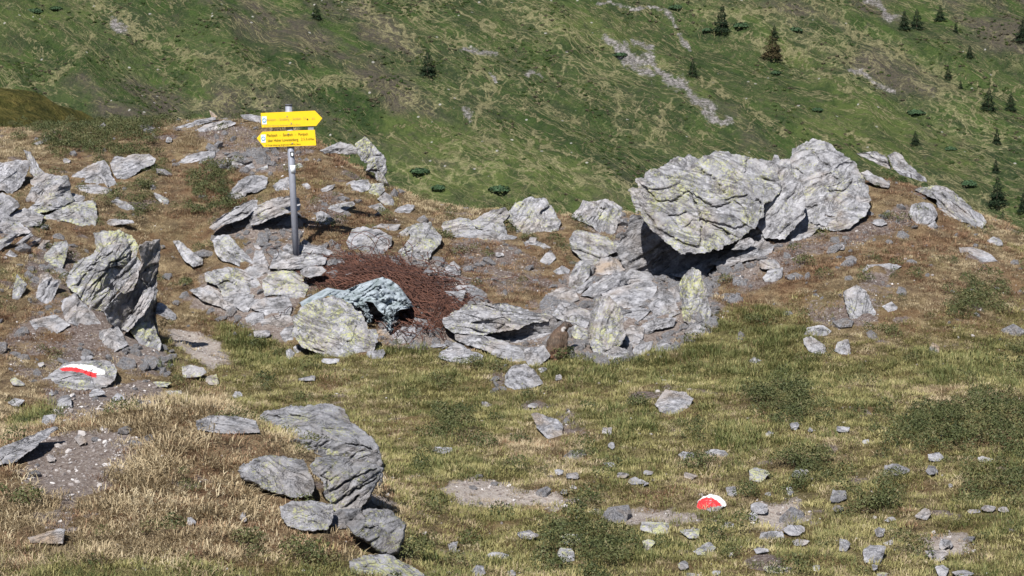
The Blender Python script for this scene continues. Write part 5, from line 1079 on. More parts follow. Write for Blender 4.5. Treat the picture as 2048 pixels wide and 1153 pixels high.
def scatter(name, label, P, scl, variants, tilt=0.15, cat=None):
    """P (n,3) world points; one stuff object whose modifier instances the variants"""
    n = len(P)
    me = bpy.data.meshes.new(name); me.vertices.add(n); me.vertices.foreach_set("co", np.asarray(P, np.float32).ravel())
    fattr(me, "scl", scl)
    a = me.attributes.new("rot", 'FLOAT_VECTOR', 'POINT')
    rot = np.stack([RNG.normal(0, tilt, n), RNG.normal(0, tilt, n), RNG.uniform(0, 6.283, n)], -1)
    a.data.foreach_set("vector", rot.astype(np.float32).ravel())
    ia = me.attributes.new("pick", 'INT', 'POINT'); ia.data.foreach_set("value", RNG.integers(0, len(variants), n).astype(np.int32))
    col = bpy.data.collections.new(name + "_sources")
    for vobj in variants: col.objects.link(vobj)
    ng = bpy.data.node_groups.new(name + "_nodes", 'GeometryNodeTree')
    ng.interface.new_socket("Geometry", in_out='INPUT', socket_type='NodeSocketGeometry'); ng.interface.new_socket("Geometry", in_out='OUTPUT', socket_type='NodeSocketGeometry')
    gi = ng.nodes.new('NodeGroupInput'); go = ng.nodes.new('NodeGroupOutput')
    ci = ng.nodes.new('GeometryNodeCollectionInfo'); ci.inputs[0].default_value = col; ci.inputs[1].default_value = True; ci.inputs[2].default_value = True
    ip = ng.nodes.new('GeometryNodeInstanceOnPoints'); ip.inputs["Pick Instance"].default_value = True
    def na(nm, dt):
        x = ng.nodes.new('GeometryNodeInputNamedAttribute'); x.data_type = dt; x.inputs[0].default_value = nm; return x.outputs[0]
    ng.links.new(gi.outputs[0], ip.inputs["Points"]); ng.links.new(ci.outputs[0], ip.inputs["Instance"])
    ng.links.new(na("pick", 'INT'), ip.inputs["Instance Index"])
    e2r = ng.nodes.new('FunctionNodeEulerToRotation'); ng.links.new(na("rot", 'FLOAT_VECTOR'), e2r.inputs[0]); ng.links.new(e2r.outputs[0], ip.inputs["Rotation"])
    ng.links.new(na("scl", 'FLOAT'), ip.inputs["Scale"]); ng.links.new(ip.outputs[0], go.inputs[0])
    ob = add_obj(name, me)
    md = ob.modifiers.new("scatter", 'NODES'); md.node_group = ng
    tag(ob, label, cat, None, "stuff")
    return ob

# candidates over the near ground in view
def candidates(per_m2, ylo=11.3, yhi=31.5):
    n = int(per_m2 * (yhi - ylo) * 16.6)
    x = RNG.uniform(-8.3, 8.3, n); y = RNG.uniform(ylo, yhi, n)
    k = np.abs(x) < 0.262 * y + 0.35
    x, y = x[k], y[k]; z = ground_z(x, y)
    k = ~on_rock(x, y, z)
    return x[k], y[k], z[k]

M_DRY = grass_mat("straw_grass", [(0.15, 0.108, 0.066), (0.31, 0.24, 0.145), (0.45, 0.37, 0.24), (0.62, 0.54, 0.38)])
M_RUST = grass_mat("rust_sedge", [(0.10, 0.058, 0.042), (0.20, 0.112, 0.070), (0.32, 0.205, 0.12), (0.48, 0.37, 0.23)])
M_OLIVE = grass_mat("olive_turf", [(0.080, 0.080, 0.030), (0.175, 0.168, 0.060), (0.325, 0.29, 0.125), (0.52, 0.45, 0.25)])
M_GREEN = grass_mat("green_grass", [(0.058, 0.075, 0.025), (0.115, 0.135, 0.044), (0.21, 0.21, 0.085), (0.40, 0.35, 0.17)], 0.3)
M_SHRUB = grass_mat("shrub_leaf", [(0.026, 0.034, 0.014), (0.058, 0.072, 0.026), (0.105, 0.112, 0.045), (0.19, 0.135, 0.075)], 0.15, 4.0)

V_DRY = [blade_clump("straw_tuft_source", 56, .090, .028, .075, .0046, 0.95, 0.55, 50 + i, M_DRY) for i in range(5)]
V_RUST = [blade_clump("sedge_tuft_source", 50, .090, .022, .060, .0048, 0.8, 0.5, 70 + i, M_RUST) for i in range(5)]
V_OLIVE = [blade_clump("turf_tuft_source", 52, .095, .018, .052, .0050, 0.7, 0.5, 90 + i, M_OLIVE) for i in range(5)]
V_GREEN = [blade_clump("grass_tuft_source", 48, .085, .030, .085, .0048, 0.7, 0.42, 110 + i, M_GREEN) for i in range(5)]
V_SHRUB = [leaf_clump("shrub_clump_source", 110, .085, .085, .021, 130 + i, M_SHRUB) for i in range(4)]

def cover(per, fn, gap=0.0):
    x, y, z = candidates(per); d = zones_at(x, y, z)
    cl = 1 - gap * sstep(.05, -.28, n2(x, y, 4.2, 83. + per, 2))
    k = RNG.uniform(size=len(x)) < np.clip(fn(d, x, y), 0, 1) * cl
    return np.stack([x, y, z], -1)[k], {q: v[k] for q, v in d.items()}
P, d = cover(280, lambda d, x, y: (1 - d["bare"]) ** 1.3 * sstep(0.75, 0.30, d["green"]) * (1 - 0.75 * d["rust"]) * (1 - 0.8 * d["shrub"]) * (0.65 + 0.35 * sstep(-.35, .35, n2(x, y, 2.0, 41., 2) + .5 * d["straw"])) + 0.04, .85)
scatter("dry_grass", "straw-coloured dry grass tufts covering mounds and meadow", P, RNG.uniform(.55, 1.2, len(P)) * (1 + .35 * d["straw"]) * (.8 + .5 * d["knoll"]), V_DRY)
P, d = cover(200, lambda d, x, y: (1 - .9 * d["bare"]) * np.clip(0.85 * d["rust"] + 0.4 * sstep(.0, .5, n2(x, y, 1.1, 44., 3)) * (d["green"] < .5), 0, 1) * (1 - .45 * d["shrub"]), .6)
scatter("rust_sedge", "rust-brown sedge turf on the mounds", P, RNG.uniform(.7, 1.3, len(P)), V_RUST)
P, d = cover(240, lambda d, x, y: (1 - d["bare"]) ** 1.2 * sstep(0.12, 0.5, d["green"]) * (1 - .45 * d["shrub"]), .5)
scatter("olive_turf", "short olive and straw turf of the meadow", P, RNG.uniform(.7, 1.35, len(P)), V_OLIVE)
P, d = cover(85, lambda d, x, y: (1 - d["bare"]) * sstep(0.42, 0.95, d["green"] + .25 * n2(x, y, 1.3, 47., 2)) * (1 - .45 * d["shrub"]))
scatter("green_grass", "fresh green grass tufts in the meadow and slope foot", P, RNG.uniform(.7, 1.3, len(P)) * (1 + .35 * d["lush"]), V_GREEN)
P, d = cover(230, lambda d, x, y: d["shrub"] * .6 + .25 * sstep(.25, .6, n2(x, y, 2.2, 52., 3)) * (1 - d["bare"]))
P[:, 2] += .03 + .09 * n2(P[:, 0], P[:, 1], 4.0, 61., 3)
scatter("dwarf_shrubs", "dark green dwarf shrub mats", P, RNG.uniform(.6, 1.35, len(P)), V_SHRUB)
M_PEB = NT("pebble_stone")
_oi = M_PEB.n("ObjectInfo").outputs["Random"]
M_PEB.bsdf(M_PEB.ramp(_oi, [(0, (0.11, 0.09, 0.085)), (.6, (0.26, 0.235, 0.23)), (1, (0.48, 0.46, 0.46))]), 0.9)
V_PEB = [pebble("pebble_source", 200 + i, M_PEB.m) for i in range(5)]
P, d = cover(260, lambda d, x, y: .05 + .75 * np.maximum(d["path"], d["gravel"]) + .40 * d["soil"] + .22 * d["bare"])
scatter("gravel", "grey schist gravel and chips on the bare ground", P, np.clip(RNG.lognormal(-4.75, .5, len(P)), .004, .035) * (1 + .5 * d["gravel"]), V_PEB, .5)

P, d = cover(170, lambda d, x, y: .9 * d["rubble"] + .09 * d["soil"] + .028 * (d["py"] < 680) + .04 * d["gravel"] + .03 * d["path"])
V_RUB = [pebble("rubble_source", 230 + i, ROCK) for i in range(6)]
for o_ in V_RUB: o_.color = (.15, .05, .3, .2)
scatter("rubble", "small broken schist rubble between the rocks", P, np.clip(RNG.lognormal(-3.15, .6, len(P)), .015, .15), V_RUB, .6).color = (.12, .02, .3, .2)

# ================================================================== SIGNPOST
Y_POST = (hit(593, 518) or 24.3)
mpp = Y_POST / F
YELLOW = flat_mat("yellow_sign_enamel", (0.80, 0.53, 0.018), 0.5, 0.3, var=0.08, scale=12, bump=.02)
EDGE = flat_mat("pale_sign_edge", (0.75, 0.62, 0.22), 0.5, 0.4)
STEEL = flat_mat("galvanised_steel", (0.27, 0.28, 0.33), 0.55, 0.35, 0.2, var=0.2, scale=18, bump=.05)
BLACK = flat_mat("black_lettering", (0.02, 0.02, 0.02), 0.6, 0.2)
FADED = flat_mat("sun_faded_lettering", (0.42, 0.34, 0.10), 0.6, 0.2)
BLUE = flat_mat("sticker_blue", (0.13, 0.36, 0.55), 0.5, 0.3)
STICK = flat_mat("sticker_white", (0.72, 0.75, 0.78), 0.5, 0.3, var=0.08)
post = bpy.data.objects.new("signpost", None); link(post)
pb = unproj(593.5, 520, Y_POST); post.location = tuple(pb)
tag(post, "leaning galvanised pole with two yellow hiking arrow signs", "signpost")
def rel(px, py, dY=0.0): return unproj(px, py, Y_POST + dY) - pb
def tube_mesh(name, pts, r, n=14, cap=True):
    pts = np.asarray(pts, float); V = []; Q = []
    for i, p in enumerate(pts):
        t = pts[min(i + 1, len(pts) - 1)] - pts[max(i - 1, 0)]; t /= np.linalg.norm(t) + 1e-12
        a = np.cross(t, [0, 1, 0] if abs(t[1]) < .9 else [1, 0, 0]); a /= np.linalg.norm(a); b = np.cross(t, a)
        rr = r[i] if hasattr(r, "__len__") else r
        for k in range(n):
            w = 2 * math.pi * k / n; V.append(p + rr * (math.cos(w) * a + math.sin(w) * b))
    for i in range(len(pts) - 1):
        for k in range(n): Q.append((i * n + k, i * n + (k + 1) % n, (i + 1) * n + (k + 1) % n, (i + 1) * n + k))
    T = []
    if cap:
        V += [pts[0], pts[-1]]; c0, c1 = len(V) - 2, len(V) - 1; e = (len(pts) - 1) * n
        T = [(c0, (k + 1) % n, k) for k in range(n)] + [(c1, e + k, e + (k + 1) % n) for k in range(n)]
    return mesh_from(name, np.array(V), quads=Q, tris=T, smooth=False)
pole_r = 6.6 * mpp
top = rel(577, 210); bot = rel(594.2, 545)
pole = add_obj("pole", tube_mesh("pole", [bot, bot * .5 + top * .5, top], pole_r, 20), STEEL, post)
for p_ in pole.data.polygons: p_.use_smooth = len(p_.vertices) == 4
add_obj("pole_cap", tube_mesh("pole_cap", [top - (0, 0, .012), top + (0, 0, .006)], pole_r * 1.1, 20), flat_mat("dark_cap", (0.08, 0.08, 0.09)), pole)
add_obj("sticker", tube_mesh("sticker", [rel(583.6, 331), rel(585.2, 347)], pole_r * 1.03, 20), STICK, pole)
def plate(name, pts_px, dY, thick, mat, parent):
    f_ = [unproj(x, y, Y_POST + dY) - pb for x, y in pts_px]; b_ = [p + np.array([0, thick, 0]) for p in f_]
    n = len(f_); me = bpy.data.meshes.new(name)
    me.from_pydata([tuple(p) for p in f_ + b_], [], [tuple(range(n))[::-1], tuple(range(n, 2 * n))] + [(i, (i + 1) % n, (i + 1) % n + n, i + n) for i in range(n)]); me.update()
    return add_obj(name, me, mat, parent)
plate("sticker", [(580, 304), (587, 303.5), (588, 314), (581, 314.5)], -pole_r - .004, .002, BLACK, pole)
plate("sticker", [(582, 306.5), (584.5, 305.5), (586.5, 308), (586, 312.5), (583, 312.5)], -pole_r - .008, .002, STICK, pole)
BD = -pole_r - .016
def board(label, outline, parent):
    cx = sum(p[0] for p in outline) / len(outline); cy = sum(p[1] for p in outline) / len(outline)
    b = plate("sign_board", outline, BD, .006, YELLOW, parent); b["label"] = label
    return b
up = board("upper arrow sign pointing right, faded lettering", [(521.5, 226.5), (629.5, 221.8), (644.5, 237), (632.5, 252.3), (523.5, 255.5)], post)
lo = board("lower arrow sign pointing left, black lettering", [(513.3, 277), (524.5, 264), (629.5, 260), (632.5, 291.3), (528, 294.8)], post)
def text(body, px, py, hpx, mat, parent, ang=2.2, cx_scale=1.0, width=None):
    cu = bpy.data.curves.new("lettering", 'FONT'); cu.body = body; cu.size = 1.0; cu.extrude = 0.0
    o = bpy.data.objects.new("lettering", cu); link(o)
    bpy.context.view_layer.update()
    dg = bpy.context.evaluated_depsgraph_get(); me = bpy.data.meshes.new_from_object(o.evaluated_get(dg)); bpy.data.objects.remove(o)
    me.name = "lettering"
    n = len(me.vertices); a = np.empty(n * 3, np.float32); me.vertices.foreach_get("co", a); a = a.reshape(-1, 3)
    s = hpx * mpp / 0.72; sx = s
    if width: sx = width * mpp / max(1e-6, np.ptp(a[:, 0]))
    x0 = a[:, 0].min(); X = (a[:, 0] - x0) * sx; Zc = a[:, 1] * s
    t = math.radians(ang); o3 = unproj(px, py, Y_POST + BD - .0045) - pb
    W = np.stack([o3[0] + X * math.cos(t) - Zc * math.sin(t), np.full(n, o3[1]), o3[2] + X * math.sin(t) + Zc * math.cos(t)], -1)
    me.vertices.foreach_set("co", W.astype(np.float32).ravel()); me.materials.clear(); me.materials.append(mat); me.update()
    return add_obj("lettering", me, None, parent)
text("Steinjoch", 533.5, 242.2, 5.2, FADED, up, width=18); text("-  Sattelberg  -  Sattelalm   2 h", 555, 241.6, 5.4, FADED, up, width=57)
text("63", 624, 239.2, 4.0, FADED, up, width=5); text("AV Tiroler H\u00f6henweg, Bergfreunde WIPPTAL, Matrei", 528, 253.4, 3.0, FADED, up, width=72)
text("Flachjoch   -   Sandjoch   -   Portjoch", 534.5, 274.0, 5.6, BLACK, lo, width=81)
text("\u00fcber Hoher Lorenzenberg", 535.5, 284.2, 5.6, BLACK, lo, width=61); text("2 \u00bd h", 602.5, 281.6, 6.0, BLACK, lo, width=12); text("63/Wiesa", 616.5, 280.6, 4.2, BLACK, lo, width=12)
text("AV Tiroler H\u00f6henweg, Bergfreunde WIPPTAL, Matrei", 531, 292.6, 3.2, BLACK, lo, width=70)
def emblem(px, py, parent):
    b = plate("sticker", [(px - 4.8, py - 7.5), (px + 4.6, py - 8), (px + 4.9, py + 8), (px - 4.4, py + 8.3)], BD - .003, .002, STICK, parent)
    V = []; Q = []; c = unproj(px, py, Y_POST + BD - .0065) - pb
    for k in range(24):
        w = 2 * math.pi * k / 24
        for r in (4.1, 2.7): V.append(c + np.array([math.cos(w) * r * mpp, 0, math.sin(w) * r * mpp]))
    for k in range(24): Q.append((2 * k, 2 * ((k + 1) % 24), 2 * ((k + 1) % 24) + 1, 2 * k + 1))
    add_obj("emblem", mesh_from("emblem", np.array(V), quads=Q), BLUE, b)
    plate("emblem", [(px - 2.4, py + 2.8), (px + 2.4, py + 2.8), (px + 2.4, py + 4.3), (px - 2.4, py + 4.3)], BD - .0068, .0015, BLUE, b)
emblem(528.5, 241, up); emblem(526.5, 277.5, lo)
plate("bullet_hole", [(613.3, 239.2), (614.2, 237.6), (615.8, 237.6), (616.5, 239), (615.8, 240.6), (614.2, 240.6)], BD - .005, .001, BLACK, up)
for (cx, cy) in ((577.8, 241), (580.6, 278)):
    add_obj("clamp", tube_mesh("clamp", [rel(cx - .3, cy - 18), rel(cx + .6, cy + 18)], pole_r * 1.12, 18), STEEL, post)
for bx_p, by_p in ((574, 233.5), (582.5, 247), (576.5, 268), (584.5, 287)):
    plate("bolt", [(bx_p - 1.1, by_p - .6), (bx_p, by_p - 1.2), (bx_p + 1.1, by_p - .6), (bx_p + 1.1, by_p + .6), (bx_p, by_p + 1.2), (bx_p - 1.1, by_p + .6)], BD - .006, .005, STEEL, post)
plate("bracket", [(615.5, 252.5), (627, 252), (627.5, 261), (616, 261.5)], BD + .012, .01, STEEL, post)

# ================================================================== RUSTY BARBED WIRE HEAP
def make_rust():
    N = NT("rusty_wire"); g = N.n("NewGeometry").outputs["Position"]; v = N.attr("v").outputs["Fac"]
    nz = N.noise(g, 40.0, 4, .6)
    N.bsdf(N.mix(nz, N.mix(v, (0.022, 0.013, 0.013), (0.060, 0.028, 0.023)), N.mix(v, (0.050, 0.025, 0.021), (0.21, 0.095, 0.062))), 0.8, None, spec=.25)
    return N.m
RUST = make_rust()
def strands_mesh(name, paths, r, barbs=True):
    V = []; Q = []; T = []; A = []; n0 = 0; rs = np.random.default_rng(5)
    for pts in paths:
        pts = np.asarray(pts); m_ = len(pts); av = rs.uniform()
        t = np.gradient(pts, axis=0); t /= np.linalg.norm(t, axis=1)[:, None] + 1e-9
        a = np.cross(t, [0.3, 0.2, 1.0]); a /= np.linalg.norm(a, axis=1)[:, None] + 1e-9; b = np.cross(t, a)
        ring = np.stack([pts + r * (math.cos(w) * a + math.sin(w) * b) for w in (0.5, 2.6, 4.7)], 1).reshape(-1, 3)
        V.append(ring); i = np.arange(m_ - 1)[:, None] * 3
        for k in range(3): Q.append(np.concatenate([n0 + i + k, n0 + i + (k + 1) % 3, n0 + i + 3 + (k + 1) % 3, n0 + i + 3 + k], 1))
        A.append(np.full(len(ring), av)); n0 += len(ring)
        if barbs:
            ks = np.arange(rs.integers(1, 3), m_ - 1, 2)
            c = pts[ks]; dd = rs.normal(size=(len(ks), 3)); dd /= np.linalg.norm(dd, axis=1)[:, None]; sd = np.cross(dd, t[ks]); sd /= np.linalg.norm(sd, axis=1)[:, None] + 1e-9
            L = rs.uniform(.016, .026, (len(ks), 1))
            tri = np.stack([c - dd * L, c + sd * r * .9, c + dd * L, c - sd * r * .9], 1).reshape(-1, 3)
            V.append(tri); j = n0 + 4 * np.arange(len(ks))[:, None]; Q.append(np.concatenate([j, j + 1, j + 2, j + 3], 1)); A.append(np.full(len(tri), av)); n0 += len(tri)
    me = mesh_from(name, np.vstack(V), quads=np.vstack(Q)); fattr(me, "v", np.concatenate(A)); return me
def gpt(px, py):
    Y = hit(px, py) or 24.0
    return unproj(px, py, Y)
wr = np.random.default_rng(21)
heap_c = gpt(760, 580)
wire = bpy.data.objects.new("barbed_wire_heap", None); link(wire); wire.location = tuple(heap_c)
tag(wire, "heap of rusty barbed wire strands under and behind the torn tarpaulin", "wire heap")
paths = []
for k in range(420):
    u = wr.uniform()
    a0 = np.array([wr.uniform(592, 680), 0]); a0[1] = 522 + (a0[0] - 592) * .02 + u * 42 + wr.normal(0, 6)
    if wr.uniform() < .45: a0 = np.array([wr.uniform(660, 800), wr.uniform(508, 560)])
    b0 = np.array([wr.uniform(800, 955), 0]); b0[1] = 535 + (b0[0] - 800) * .32 + u * 75 + wr.normal(0, 10)
    if wr.uniform() < .30: b0 = np.array([wr.uniform(795, 905), wr.uniform(615, 690)])
    if wr.uniform() < .22: a0 = np.array([wr.uniform(640, 930), wr.uniform(515, 640)]); b0 = a0 + wr.normal(0, 1, 2) * np.array([70, 38])
    P0, P1 = gpt(*a0), gpt(*b0)
    n = 22; t = np.linspace(0, 1, n)[:, None]; pts = P0 * (1 - t) + P1 * t
    ln = np.linalg.norm(P1 - P0); o = wr.uniform(0, 99)
    wv = np.stack([fbm(np.stack([t[:, 0] * 5 * ln, np.full(n, o + q), np.full(n, q * 3.)], -1), 3, .6) for q in range(2)], -1)
    pts[:, :2] += wv * np.array([.05, .15])
    mid = np.stack([pts[:, 0], pts[:, 1]], -1)
    px_, py_ = proj(pts[:, 0], pts[:, 1], pts[:, 2])
    hp = .035 + .16 * np.exp(-((px_ - 752) / 62) ** 2 - ((py_ - 585) / 30) ** 2) + .03 * np.exp(-((px_ - 860) / 70) ** 2)
    pts[:, 2] = ground_z(pts[:, 0], pts[:, 1]) + hp * wr.uniform(.15, 1.25) + .02 * np.abs(wv[:, 0]) + .012
    paths.append(pts - heap_c)
mass = add_obj("tangled_strands", strands_mesh("tangled_strands", paths, .0046), RUST, wire); mass["kind"] = "stuff"
for ctrl in ([(690, 515), (675, 480), (700, 462), (740, 470), (760, 505), (750, 520)], [(700, 512), (705, 475), (730, 460), (760, 478), (790, 500)], [(740, 515), (760, 470), (780, 480), (775, 515)], [(800, 512), (812, 480), (826, 492), (822, 525)],
             [(660, 515), (668, 488), (690, 478), (715, 495), (735, 518)], [(560, 535), (545, 515), (530, 500), (545, 490), (560, 505), (575, 525), (620, 522)], [(880, 560), (915, 566), (945, 572), (968, 571)], [(840, 660), (810, 640), (785, 660), (800, 690), (830, 684)],
             [(815, 690), (845, 660), (870, 640), (905, 628)], [(770, 690), (800, 668), (830, 650)]):
    c = np.array(ctrl, float); tt = np.linspace(0, len(c) - 1, 34); cx, cy = np.interp(tt, range(len(c)), c[:, 0]), np.interp(tt, range(len(c)), c[:, 1])
    for _ in range(5): cx[1:-1] = (cx[:-2] + cx[1:-1] * 2 + cx[2:]) / 4; cy[1:-1] = (cy[:-2] + cy[1:-1] * 2 + cy[2:]) / 4
    Ya = (hit(*c[0]) or 24.) - .05; Yb_ = (hit(*c[-1]) or 24.) - .05
    pts = unproj(cx, cy, np.linspace(Ya, min(Yb_, Ya + .4), 34) + .12 * np.sin(tt * 1.7)); pts[:, 1] -= .05
    add_obj("loose_strand", strands_mesh("loose_strand", [pts - heap_c], .0038), RUST, wire)
# coil end
cp = []
for k in range(26):
    c0 = gpt(wr.uniform(880, 905), wr.uniform(640, 668)); w = np.linspace(0, wr.uniform(3, 6.5), 22); r_ = wr.uniform(.05, .16)
    cp.append(np.stack([c0[0] + r_ * .5 * np.cos(w) - .05, c0[1] + r_ * np.sin(w) * .6, c0[2] + .14 + r_ * np.sin(w + 1) * 1.0], -1) - heap_c)
cm = add_obj("wire_coil", strands_mesh("wire_coil", cp, .0038), RUST, wire); cm["kind"] = "stuff"

# ================================================================== TORN TARPAULIN
def make_tarp():
    N = NT("weathered_tarpaulin"); tc = N.n("TexCoord").outputs["Object"]
    nz = N.noise(tc, 9.0, 5, .65); f = N.noise(tc, 60.0, 4, .6)
    col = N.mix(N.ramp(nz, [(.38, 0.0), (.56, 1.0)]), (0.12, 0.15, 0.155), (0.29, 0.33, 0.37))
    col = N.mix(N.ramp(f, [(.5, 0.0), (.7, .5)]), col, (0.35, 0.39, 0.44))
    N.bsdf(col, .8, N.math('ADD', f, nz), .6, .012, .15); return N.m
TARP = make_tarp()
tp_t = [(600, 606), (625, 592), (655, 576.5), (672, 580), (690, 582), (705, 576), (718, 570), (745, 561), (765, 555), (780, 560), (795, 570), (806, 583), (816, 598), (823, 607)]
tp_b = [(604, 615), (630, 604), (656, 592), (672, 596), (688, 603), (702, 611), (716, 616), (732, 603), (746, 606), (757, 622), (770, 632), (786, 630), (800, 620), (820, 617)]
NC, NR = 96, 30
tq = np.linspace(0, len(tp_t) - 1, NC)
Tt = np.stack([np.interp(tq, range(len(tp_t)), [p[i] for p in tp_t]) for i in (0, 1)], -1); Tb_ = np.stack([np.interp(tq, range(len(tp_b)), [p[i] for p in tp_b]) for i in (0, 1)], -1)
rr = np.linspace(0, 1, NR)
G = Tt[:, None] * (1 - rr)[None, :, None] + Tb_[:, None] * rr[None, :, None]
Ytop, Ybot = 23.10, 22.62
Yg = (Ytop * (1 - rr) + Ybot * rr)[None, :] + .0 * G[..., 0]
cr = fbm(np.stack([G[..., 0].ravel() / 16, G[..., 1].ravel() / 9, np.full(G[..., 0].size, 1.)], -1), 4, .6)
cr2 = 1 - 2 * np.abs(perlin(np.stack([(G[..., 0] + 1.4 * G[..., 1]).ravel() / 11, (G[..., 1] - .5 * G[..., 0]).ravel() / 40, np.full(G[..., 0].size, 4.)], -1)))
env = np.repeat(np.sin(np.pi * np.clip(rr, .04, .96))[None], NC, 0).ravel()
Tw = unproj(G[..., 0].ravel(), G[..., 1].ravel(), Yg.ravel() - (.07 * cr + .05 * cr2) * (.4 + env) - .05 * env)
t0 = Tw.mean(0)
tarp = bpy.data.objects.new("torn_tarpaulin", None); link(tarp); tarp.location = tuple(t0)
tag(tarp, "torn grey-blue plastic tarpaulin crumpled over the wire and the largest boulder", "tarpaulin")
ti = np.arange(NC * NR).reshape(NC, NR)
def cloth(name, V, ti_, thick=.006):
    me = mesh_from(name, V, quads=np.stack([ti_[:-1, :-1], ti_[1:, :-1], ti_[1:, 1:], ti_[:-1, 1:]], -1).reshape(-1, 4), smooth=True)
    o = add_obj(name, me, TARP, tarp); md = o.modifiers.new("thickness", 'SOLIDIFY'); md.thickness = thick; return o
cloth("sheet", Tw - t0, ti)
def strip(c0, c1, w0, w1, Ya, Yb, seed):
    n, m_ = 26, 7; rs = np.random.default_rng(seed); s = np.linspace(0, 1, n)
    cx = np.interp(s, [0, 1], [c0[0], c1[0]]) + 4 * fbm(np.stack([s * 5, np.full(n, seed * 1.), np.zeros(n)], -1), 3); cy = np.interp(s, [0, 1], [c0[1], c1[1]])
    w = (np.interp(s, [0, 1], [w0, w1]) * (1 + .5 * rs.normal(size=n) * s))
    k = np.linspace(-1, 1, m_)
    gx = cx[:, None] + w[:, None] * k[None]; gy = np.repeat(cy[:, None], m_, 1) + rs.normal(0, .8, (n, m_))
    Yv = np.interp(s, [0, 1], [Ya, Yb])[:, None] + .03 * np.cos(k * 5)[None] + .02 * rs.normal(size=(n, m_)) * .5
    cloth("torn_strip", unproj(gx.ravel(), gy.ravel(), Yv.ravel()) - t0, np.arange(n * m_).reshape(n, m_), .004)
strip((776, 626), (781, 664), 7, 3, 22.50, 22.48, 3); strip((784, 617), (788, 640), 4, 2, 22.50, 22.47, 4); strip((770, 618), (769, 645), 2.5, 1.5, 22.52, 22.5, 5)
strip((724, 606), (742, 646), 9, 5, 22.56, 22.62, 6); strip((700, 606), (716, 628), 8, 3, 22.5, 22.6, 7); strip((806, 600), (821, 614), 6, 8, 22.6, 22.6, 8); strip((715, 571), (700, 580), 3, 2, 23.05, 22.95, 9)

# ================================================================== MARMOT
def make_fur_mat():
    N = NT("marmot_fur"); tc = N.n("TexCoord").outputs["Object"]; v = N.attr("v").outputs["Fac"]
    s = N.n("SeparateXYZ", {0: tc}); zc = s.outputs[2]; xc = s.outputs[0]
    nz = N.noise(tc, 22.0, 4, .6); st = N.noise(N.n("VectorMath", {0: tc, 1: (60., 60., 14.)}, operation='MULTIPLY').outputs[0], 1.0, 4, .6)
    f = N.math('ADD', N.math('MULTIPLY', zc, 2.2), N.math('MULTIPLY', N.math('SUBTRACT', nz, .5), .6))
    col = N.ramp(f, [(0.02, (0.16, 0.075, 0.042)), (.22, (0.14, 0.084, 0.056)), (.42, (0.115, 0.086, 0.067)), (.66, (0.12, 0.076, 0.054)), (.86, (0.068, 0.061, 0.059))])
    col = N.mix(N.ramp(st, [(.35, .65), (.62, 0.0)]), col, (0.035, 0.024, 0.018))
    col = N.mix(N.ramp(N.math('ADD', st, N.math('MULTIPLY', v, .2)), [(.62, 0.0), (.80, .6)]), col, (0.36, 0.26, 0.17))
    # pale cheek patch
    dd = N.n("VectorMath", {0: tc, 1: (0.082, -0.052, 0.322)}, operation='DISTANCE').outputs["Value"]
    col = N.mix(N.ramp(dd, [(.020, .9), (.036, 0.0)]), col, (0.58, 0.55, 0.55))
    dt = N.n("VectorMath", {0: tc, 1: (0.02, -0.13, 0.005)}, operation='DISTANCE').outputs["Value"]
    col = N.mix(N.ramp(dt, [(.04, .9), (.07, 0.0)]), col, (0.025, 0.018, 0.014))
    N.bsdf(col, .7, st, .5, .01, .25); return N.m
FUR = make_fur_mat()
mb = gpt(1111, 717); mY = mb[1]; mm = mY / F
def mp3(px, py, dy=0.0):
    p = unproj(px, py, mY) - mb; p[1] += dy; return p
ELL = [((1110, 698), .0, (.100, .105, .090)), ((1101, 704), -.02, (.055, .07, .060)), ((1122, 702), -.01, (.055, .075, .062)), ((1112, 688), .0, (.104, .098, .085)), ((1115, 679), .01, (.092, .086, .080)),
       ((1119, 670), .02, (.080, .074, .070)), ((1123, 663), .02, (.064, .060, .058)), ((1127, 657), .015, (.050, .050, .048)), ((1131, 651), .0, (.050, .044, .042)), ((1136, 649.5), -.01, (.040, .034, .032)), ((1141, 651), -.015, (.024, .022, .020)),
       ((1130, 655), -.015, (.034, .034, .026)), ((1131, 672), -.005, (.034, .034, .055)), ((1131, 684), -.02, (.024, .026, .055)), ((1130, 697), -.03, (.021, .024, .050)), ((1131, 705), -.045, (.022, .036, .014)), ((1127, 676), .07, (.030, .030, .060)), ((1129, 692), .08, (.022, .024, .055)),
       ((1100, 713), -.07, (.024, .055, .016)), ((1122, 712), -.075, (.024, .055, .016)), ((1110, 711), -.10, (.030, .05, .026)), ((1111, 715), -.15, (.024, .055, .018)), ((1128, 644.5), -.025, (.011, .008, .014)), ((1131, 644), .03, (.011, .008, .014))]
bm = bmesh.new()
for (c, dy, r) in ELL:
    p = mp3(*c, dy)
    bmesh.ops.create_icosphere(bm, subdivisions=3, radius=1.0, matrix=Matrix.Translation(p) @ Matrix.Diagonal((*r, 1)))
me = bpy.data.meshes.new("marmot"); bm.to_mesh(me); bm.free()
mo = add_obj("marmot", me, None, None, tuple(mb))
md = mo.modifiers.new("remesh", 'REMESH'); md.mode = 'VOXEL'; md.voxel_size = .0075
md = mo.modifiers.new("smooth", 'SMOOTH'); md.factor = .6; md.iterations = 5
bpy.context.view_layer.update()
me2 = bpy.data.meshes.new_from_object(mo.evaluated_get(bpy.context.evaluated_depsgraph_get()))
mo.modifiers.clear(); mo.data = me2; me2.name = "marmot"; me2.materials.clear(); me2.materials.append(FUR)
for p_ in me2.polygons: p_.use_smooth = True
tag(mo, "brown marmot sitting upright with its back turned, head looking right", "marmot")
nv = len(me2.vertices); co = np.empty(nv * 3, np.float32); me2.vertices.foreach_get("co", co); co = co.reshape(-1, 3)
